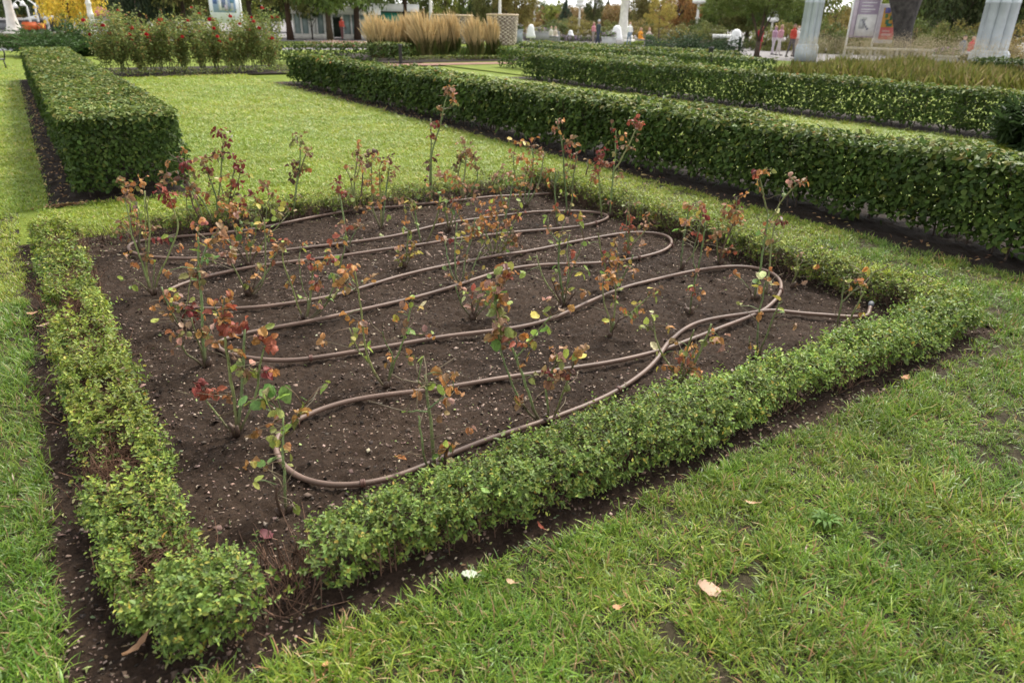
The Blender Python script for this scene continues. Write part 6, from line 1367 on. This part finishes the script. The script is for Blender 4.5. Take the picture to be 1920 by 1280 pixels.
MB().obox(p + Z * z / 2, s * 3.6, f * 2, Z * z / 2).build("wall", mat_plain("grey_render", (.33, .34, .36), .8, .08, 1), t); MB().obox(p + Z * (z + .08), s * 3.8, f * 2.2, Z * .08).build("roof", mat_plain("grey_roof", (.16, .165, .18), .7, .1, 2), t)
MB().obox(p - f * 2.02 + s * 1 + Z * 1.0, s * .45, f * .03, Z * 1.0).build("door", mat_plain("shed_door", (.2, .2, .22), .6, .1, 2), t)
p, s, f = frame_at(188, 64); t = thing("canopy", p, "pink-red canopy roof behind the tall roses", "canopy"); z = zy(p, 188, 28); zt = zy(p, 185, 13)
V = [p + s * a + f * b_ + Z * c for a, b_, c in ((-1.1, -1, z), (1.1, -1, z), (1.1, 1, z), (-1.1, 1, z), (-.75, 0, zt), (.25, 0, zt), (-1, -.9, z - .1), (1, -.9, z - .1), (1, .9, z - .1), (-1, .9, z - .1))]
MB().add(V, [np.array([(0, 1, 5, 4), (2, 3, 4, 5), (9, 8, 7, 6), (0, 6, 7, 1), (1, 7, 8, 2), (2, 8, 9, 3), (3, 9, 6, 0)]), np.array([(1, 2, 5), (3, 0, 4)])], (.55, .14, .17)).build("roof", M_ATTR, t)
MB().obox(p + Z * z * .48, s * .95, f * .8, Z * (z * .48 - .06)).build("booth", mat_plain("booth_grey", (.42, .43, .44), .7, .08, 2), t)
p = along(76, 84); t = thing("park_clock", p, "round street clock beside the white canopy", "clock"); z = zy(p, 76, 11); s = np.array([_r0[0], _r0[1], 0]); ff = norm(np.array([p[0], p[1], 0]))
MB().tube([p, p + [0, 0, z - .2]], .06, 8).build("pole", M_BLACK, t); MB().tube([p + Z * z - ff * .1, p + Z * z + ff * .1], .32, 12).build("case", M_BLACK, t); MB().tube([p + Z * z - ff * .12, p + Z * z - ff * .1], .26, 12, (.55, .62, .72)).build("dial", M_ATTR, t)

# small orange tractor-like vehicle
p, s, f = frame_at(62, 62); t = thing("tractor", p, "small orange utility tractor parked by the road at far left", "tractor"); ORA = (.60, .12, .03)
def Q(a, b_, c): return p + .7 * (s * a + f * b_ + Z * c)
MB().obox(Q(-.35, 0, 1.0), .7 * s * .65, .7 * f * .42, .7 * Z * .30, ORA).obox(Q(-.35, 0, 1.34), .7 * s * .58, .7 * f * .36, .7 * Z * .06, ORA).build("bonnet", M_ATTR, t)
MB().obox(Q(.55, 0, .95), .7 * s * .38, .7 * f * .42, .7 * Z * .34, ORA).build("rear_body", M_ATTR, t)
MB().obox(Q(.0, 0, .55), .7 * s * .95, .7 * f * .3, .7 * Z * .14, (.06, .05, .05)).build("chassis", M_ATTR, t)
for a, r_ in ((-.65, .30), (.55, .42)):
    for b_ in (-.5, .5):
        w = MB().tube([Q(a, b_ - .1, r_), Q(a, b_ + .1, r_)], r_ * .7, 12, (.02, .02, .02)).build("wheel", M_ATTR, t); MB().tube([Q(a, b_ - .13, r_), Q(a, b_ + .13, r_)], r_ * .35, 12, (.5, .5, .48)).build("rim", M_ATTR, w)
MB().obox(Q(.35, 0, 1.38), .7 * s * .2, .7 * f * .25, .7 * Z * .05, (.04, .04, .04)).build("seat", M_ATTR, t); MB().tube([Q(.75, -.35, 1.2), Q(.75, -.35, 1.75), Q(.75, .35, 1.75), Q(.75, .35, 1.2)], .02, 6, (.04, .04, .04)).build("roll_bar", M_ATTR, t)
MB().obox(Q(-1.05, 0, .95), .7 * s * .03, .7 * f * .3, .7 * Z * .2, (.25, .25, .25)).build("grille", M_ATTR, t)

# banners
def banner(label, px0, px1, ytop, ybot, d, art, pole=None):
    pc = along((px0 + px1) / 2, d); f = norm(np.array([pc[0], pc[1], 0])); s = np.array([f[1], -f[0], 0]); t = thing("banner", pc, label, "banner", "hanging art banners")
    w = (px1 - px0) / FPX * d * .5; z0 = zy(pc, (px0 + px1) / 2, ybot); z1 = zy(pc, (px0 + px1) / 2, ytop)
    MB().obox(pc + Z * (z0 + z1) / 2, s * w, f * .015, Z * (z1 - z0) / 2, art[0]).build("cloth", M_ATTR, t)
    for k, (u0, u1, v0, v1, c) in enumerate(art[1]):
        MB().obox(pc + s * w * (u0 + u1 - 1) + Z * (z0 + (z1 - z0) * (v0 + v1) / 2) - f * (.019 + .003 * k), s * w * (u1 - u0), f * .0015, Z * (z1 - z0) * (v1 - v0) / 2, c).build("print_patch", M_ATTR, t)
    x = w * 1.08 * (pole or 1); MB().tube([pc + s * x, pc + s * x + Z * (z1 + .3)], .05, 8).build("pole", M_WHITE, t); MB().tube([pc + s * x + Z * (z1 + .02), pc - s * x * .9 + Z * (z1 + .02)], .02, 6).build("arm", M_WHITE, t)
B1 = ((.72, .75, .8), [(.12, .88, .35, .98, (.30, .40, .60)), (.3, .8, .42, .9, (.55, .58, .62)), (.42, .55, .5, .95, (.16, .2, .36)), (.62, .72, .4, .8, (.24, .3, .45)), (.14, .26, .62, .85, (.10, .16, .42)), (.34, .4, .42, .78, (.7, .7, .72)), (.7, .84, .66, .96, (.2, .36, .62)), (.5, .6, .4, .6, (.4, .36, .42)), (.45, .78, .84, .95, (.62, .66, .7))])
banner("white banner with a blue picture behind the tall red roses", 402, 447, -14, 44, 46, B1)
B2 = ((.36, .29, .38), [(.20, .97, .03, .42, (.66, .64, .62)), (.32, .55, .16, .34, (.45, .45, .46)), (.3, .85, .80, .82, (.75, .72, .75)), (.3, .9, .74, .76, (.6, .56, .62)), (.3, .8, .68, .70, (.7, .66, .7)), (.3, .88, .62, .64, (.7, .66, .7)), (.3, .75, .56, .58, (.7, .66, .7)), (.3, .86, .50, .52, (.7, .66, .7)), (.3, .7, .46, .48, (.6, .56, .62)), (.3, .9, .86, .93, (.16, .13, .2)), (0, .17, 0, .96, (.55, .47, .54)), (.4, .46, .30, .33, (.22, .22, .26)), (.46, .52, .26, .30, (.22, .22, .26)), (.52, .58, .22, .26, (.22, .22, .26)), (.58, .64, .18, .22, (.22, .22, .26)), (.64, .72, .14, .18, (.22, .22, .26)), (.42, .6, .33, .37, (.5, .5, .48))])
banner("grey-violet banner with lines of text and a sketch panel", 1602, 1638, -34, 71, 44, B2, -1)
B3 = ((.62, .6, .62), [(.22, 1, .12, .92, (.60, .34, .06)), (.22, 1, .10, .42, (.62, .16, .14)), (.3, .6, .78, .92, (.18, .18, .42)), (.42, .6, .5, .62, (.07, .2, .1)), (.62, .75, .6, .72, (.08, .18, .08)), (.35, .5, .66, .76, (.1, .24, .1)), (.5, .8, .44, .52, (.05, .2, .14)), (.7, .95, .7, .85, (.66, .5, .1)), (.8, .95, .5, .6, (.6, .2, .05)), (.35, .85, .2, .26, (.66, .4, .36)), (.35, .75, .3, .34, (.66, .4, .36))])
banner("yellow, green and red art banner against the thick trunk", 1650, 1676, 9, 82, 45, B3, -1)
MB_POLE = None

# fluted pillars
def pillar(label, px, yb, ytop_block, d, r):
    p = along(px, d); t = thing("pillar", p, label, "pillar", "white fluted pillars"); f = norm(np.array([p[0], p[1], 0])); s = np.array([f[1], -f[0], 0]); hb = max(.25, zy(p, px, ytop_block))
    MB().obox(p + Z * (hb / 2 - .02), s * r * 1.18, f * r * 1.18, Z * (hb / 2 + .02)).build("plinth", M_PILLAR, t)
    for k in range(8):
        a = math.pi * 2 * k / 8 + .2; o = p + r * .70 * (math.cos(a) * s + math.sin(a) * f)
        MB().lathe([(r * .31, hb), (r * .31, hb + 2.0), (r * .33, hb + 2.01), (r * .33, hb + 2.05), (r * .31, hb + 2.06), (r * .29, 9)], tuple(o), 14).build("shaft", M_PILLAR, t, smooth=True)
    MB().lathe([(r * 1.12, hb), (r * 1.12, hb + .08), (r * .98, hb + .14)], tuple(p), 20).build("base_ring", M_PILLAR, t)
M_PILLAR = mat_plain("pillar_paint", (.40, .44, .47), .55, .10, 2.0, .06, 12)
pillar("white fluted pillar rising left of the hanging banners", 1522, 115, 88, 42, .46)
pillar("white fluted pillar on a square block at the far right", 1872, 131, 101, 40, .66)
# pierced stone screen
p, s, f = frame_at(1695, 40); t = thing("stone_screen", p, "pale pierced stone screen with round openings behind feathery grass", "screen"); zt = zy(p, 1695, 91); wv = 150 / FPX * 40 / 2 * 1.02
M_SCR = mat_plain("screen_stone", (.50, .46, .41), .85, .14, 3, .2, 20)
MB().obox(p + Z * (zt - .06), s * wv, f * .12, Z * .06).build("top_rail", M_SCR, t); MB().obox(p + Z * .1, s * wv, f * .12, Z * .1).build("bottom_rail", M_SCR, t)
for k in range(5): MB().obox(p + s * wv * (k / 2 - 1) * .98 + Z * zt / 2, s * .06, f * .10, Z * (zt / 2 - .12)).build("post", M_SCR, t)
for k in range(8):
    for r_ in range(2):
        c = p + s * wv * ((k + .5) / 4 - 1) * .98 + Z * (.2 + (zt - .32) * (r_ + .5) / 2); R = min(wv / 8.5, (zt - .32) / 4.1)
        MB().tube([c + R * (math.cos(a) * s + math.sin(a) * Z) for a in np.linspace(0, 2 * math.pi, 14)], .05, 5, cap=False).build("ring", M_SCR, t)
# plaza furniture
for lb, px, d, ht, w in (("white closed parasol behind the hedge strips", 996, 62, 46, .42), ("small white closed parasol beside the purple flowers", 1071, 72, 57, .34), ("white closed parasol just left of the stone lamp column", 1158, 58, 48, .52), ("tall white closed parasol right of the juniper", 1384, 50, 55, .48)):
    p = along(px, d); h = zy(p, px, ht); t = thing("closed_parasol", p, lb, "parasol", "closed white parasols")
    MB().lathe([(w * .9, .35), (w * .95, .5), (w * .8, h * .5), (w * .62, h * .78), (w * .5, h * .93), (w * .15, h)], tuple(p), 10, (.78, .79, .8)).build("cover", M_ATTR, t, smooth=True); MB().lathe([(.4, -.03), (.4, .08), (.05, .1), (.05, .36)], tuple(p), 10).build("stand", M_STONE, t)
def planter(label, px0, px1, d, h, col, yplant=None):
    p, s, f = frame_at((px0 + px1) / 2, d); w = (px1 - px0) / FPX * d / 2; t = thing("planter", p, label, "planter", "plaza planters"); m = MB()
    for a, b_, hx_, hy_ in ((-1, 0, .05, w), (1, 0, .05, w)):
        pass
    MB().obox(p + Z * h / 2, s * w, f * .5, Z * h / 2, col).build("box", M_ATTR, t); MB().obox(p + Z * (h + .02), s * (w + .04), f * .54, Z * .03, np.array(col) * 1.1).build("rim", M_ATTR, t)
    rg = np.random.default_rng(int(px0)); n = 260; P = p + s * rg.uniform(-w * .9, w * .9, (n, 1)) + f * rg.uniform(-.4, .4, (n, 1)) + Z * (h + rg.uniform(.02, .35, (n, 1))); N = norm(np.array([0, 0, 1.]) + rg.normal(0, .5, (n, 3))); D = rg.normal(0, 1, (n, 3)); D = norm(D - N * np.sum(D * N, 1, keepdims=True))
    mb = MB(); leaf_cloud(mb, P, D, N, np.full(n, .16), np.full(n, .1), pick([(3, (.09, .14, .04)), (1, (.3, .2, .3))], n, rg)); mb.build("plants", M_FAR, t)["kind"] = "stuff"
planter("long grey planter behind the hedge strips, with two seated people", 1005, 1048, 66, .75, (.30, .30, .31))
planter("blue-grey square bin-like planter right of the lattice drum", 968, 980, 60, .95, (.34, .38, .43))
planter("dark square planter right of the stone lamp column", 1214, 1227, 47, .6, (.05, .06, .06))
planter("pale stone planter left of the stone lamp column", 1132, 1156, 56, .6, (.45, .46, .45))
planter("pale low stone bench planter right of the pierced screen", 1772, 1806, 38, .5, (.52, .5, .47))
p, s, f = frame_at(1365, 62); t = thing("market_stall", p, "white flat stall top behind the juniper's right end", "stall"); z = zy(p, 1365, 70); MB().obox(p + Z * (z + .05), s * 1.0, f * .8, Z * .12).build("roof", M_WHITE, t)
for a in (-.9, .9): MB().tube([p + s * a, p + s * a + Z * z], .05, 6).build("post", M_STONE, t)
# black garden chair at the left edge, nearly out of frame
p = gp(-4, 128); t = thing("chair", p, "black metal garden chair cut off by the left edge", "chair"); x, y, _ = p
for a, b_ in ((-.22, -.2), (.22, -.2), (.22, .2), (-.22, .2)): MB().tube([(x + a, y + b_, -.02), (x + a * .9, y + b_ * .9, .24)], .018, 6).build("leg", M_BLACK, t)
MB().box((x - .25, y - .23, .24), (x + .25, y + .23, .27)).build("seat", M_BLACK, t)
MB().tube([(x + .23, y - .2, .26), (x + .27, y - .2, .42), (x + .25, y - .19, .55), (x + .25, y + .19, .55), (x + .27, y + .2, .42), (x + .23, y + .2, .26)], .02, 6).build("backrest", M_BLACK, t)

# ------------------------------------------------------------------ people far off
def person_mat(name, trousers, top, skin, hair):
    m, n, l = _new(name); out = n.new("ShaderNodeOutputMaterial"); b = n.new("ShaderNodeBsdfPrincipled"); b.inputs['Roughness'].default_value = .8
    tc = n.new("ShaderNodeTexCoord"); sp = n.new("ShaderNodeSeparateXYZ"); l.new(tc.outputs['Object'], sp.inputs[0])
    mr = n.new("ShaderNodeMapRange"); mr.inputs[2].default_value = 1.8; l.new(sp.outputs['Z'], mr.inputs[0])
    r = n.new("ShaderNodeValToRGB"); r.color_ramp.interpolation = 'CONSTANT'; e = r.color_ramp.elements
    e[0].position = 0; e[0].color = (.03, .03, .03, 1); e[1].position = .04; e[1].color = (*trousers, 1)
    for pos, c in ((.53, top), (.835, skin), (.915, hair)):
        q = e.new(pos); q.color = (*c, 1)
    l.new(mr.outputs[0], r.inputs[0]); l.new(r.outputs[0], b.inputs[0]); l.new(b.outputs[0], out.inputs[0]); return m
def person(label, px, d, h, top, trousers, hair=(.05, .03, .02), stride=.18, face=0.0, skin=(.45, .28, .2), seat=None, bag=None):
    p = along(px, d); t = thing("person", p, label, "person", "people strolling in the distance"); k = h / 1.75; st = stride
    mb = MB(); c = lambda *q: np.array(q) * k
    for sgn in (-1, 1):
        if seat:
            mb.tube([c(sgn * .1, 0, .5), c(sgn * .11, -.4, .5), c(sgn * .11, -.42, .25), c(sgn * .11, -.42, .05)], [.09, .075, .06, .045], 8); mb.tube([c(sgn * .11, -.40, .05), c(sgn * .11, -.58, .04)], [.05, .04], 8)
        else:
            mb.tube([c(sgn * .09, 0, .92), c(sgn * .10, sgn * st * .45, .5), c(sgn * .10, sgn * st + (.04 if sgn < 0 else 0), .08)], np.array([.095, .07, .048]) * k, 8); mb.tube([c(sgn * .10, sgn * st + .05, .05), c(sgn * .10, sgn * st - .16, .04)], np.array([.05, .04]) * k, 8)
        z = -.42 if seat else 0
        mb.tube([c(sgn * .19, 0, 1.42 + z), c(sgn * .245, .03 * sgn, 1.15 + z), c(sgn * .22, -.10 - .08 * sgn, .93 + z), c(sgn * .20, -.13 - .1 * sgn, .80 + z)], np.array([.062, .048, .04, .035]) * k, 8)
    z = -.42 if seat else 0
    mb.tube([c(0, 0, .86 + z), c(0, 0, 1.0 + z), c(0, 0, 1.2 + z), c(0, 0, 1.4 + z), c(0, 0, 1.47 + z)], np.array([.155, .15, .17, .18, .08]) * k, 12); mb.tube([c(0, 0, 1.44 + z), c(0, -.01, 1.56 + z)], np.array([.06, .055]) * k, 8)
    mb.tube([c(0, -.02, 1.50 + z), c(0, -.025, 1.56 + z), c(0, -.02, 1.64 + z), c(0, -.01, 1.71 + z), c(0, 0, 1.755 + z)], np.array([.055, .085, .10, .085, .03]) * k, 10); mb.tube([c(0, -.11, 1.60 + z), c(0, -.135, 1.59 + z)], np.array([.02, .012]) * k, 6)
    m = person_mat("person_cloth", trousers, top, skin, hair)
    if seat:
        for n in m.node_tree.nodes:
            if n.type == 'MAP_RANGE': n.inputs[1].default_value = -.42; n.inputs[2].default_value = 1.38
    o = mb.build("body", m, None, smooth=True); o.parent = t; md = o.modifiers.new("join", 'REMESH'); md.mode = 'VOXEL'; md.voxel_size = .032; md.use_smooth_shade = True
    t.rotation_euler = (0, 0, face)
    if seat: t.location[2] = seat - .42 if seat > .42 else 0
    return t
NAVY, GREY = (.03, .04, .07), (.2, .2, .22)
person("walker in dark jacket and pale hat, centre distance", 1123, 56, 1.78, (.03, .045, .05), NAVY, (.5, .52, .55), .2, .6)
person("person in pink beside the dark-jacketed walker", 1114, 60, 1.6, (.5, .2, .24), (.25, .2, .2), (.2, .12, .07), .15, .2)
person("person in white top just right of the stone lamp column", 1182, 60, 1.65, (.75, .75, .74), (.2, .25, .32), (.2, .1, .05), .1, 1.8)
person("seated person in bright orange top", 1203, 56, 1.7, (.65, .27, .02), (.3, .28, .25), (.25, .15, .08), 0, .5, seat=.45)
person("seated person in beige top beside the orange-clad one", 1219, 56, 1.7, (.45, .38, .32), (.3, .3, .3), (.3, .18, .1), 0, .4, seat=.45)
person("person in pale hat seated at the grey planter, left", 1034, 62, 1.6, (.55, .52, .45), GREY, (.6, .55, .45), 0, .3, seat=.45)
person("person in pale hat seated at the grey planter, right", 1042, 61, 1.6, (.5, .42, .36), GREY, (.65, .6, .5), 0, .2, seat=.45)
person("person in long red standing right of the multi-stemmed tree", 1430, 44, 1.65, (.5, .03, .05), (.45, .03, .05), (.1, .05, .03), .05, .9)
person("person in red top walking left of the fluted pillar", 1492, 45, 1.7, (.55, .06, .04), (.1, .09, .1), (.08, .05, .03), .2, 1.2)
person("person in white carrying something beside the red-topped walker", 1500, 46, 1.6, (.7, .7, .68), (.4, .35, .3), (.15, .1, .06), .15, .8)
person("person in pink top among walkers, left of the red-topped one", 1468, 47, 1.65, (.5, .25, .3), (.55, .5, .5), (.06, .04, .03), .15, .5)
person("second person in mauve near the pink-topped walker", 1457, 48, 1.6, (.4, .25, .34), (.5, .45, .5), (.1, .06, .04), .1, .3)
person("person in red at the pavilion doorway", 640, 62, 1.65, (.45, .06, .04), (.12, .05, .05), (.05, .03, .03), .08, .4)
person("person in blue-grey partly hidden by the left fluted pillar", 1512, 47, 1.65, (.35, .42, .52), (.4, .4, .45), (.1, .07, .05), .1, .6)
person("person in dark clothes seated right of the stone screen", 1817, 44, 1.7, (.12, .15, .2), (.3, .3, .32), (.04, .03, .03), 0, .5, seat=.45)
person("person in red top seated near the right fluted pillar", 1834, 45, 1.65, (.5, .05, .06), (.1, .1, .12), (.05, .03, .03), 0, .8, seat=.45)
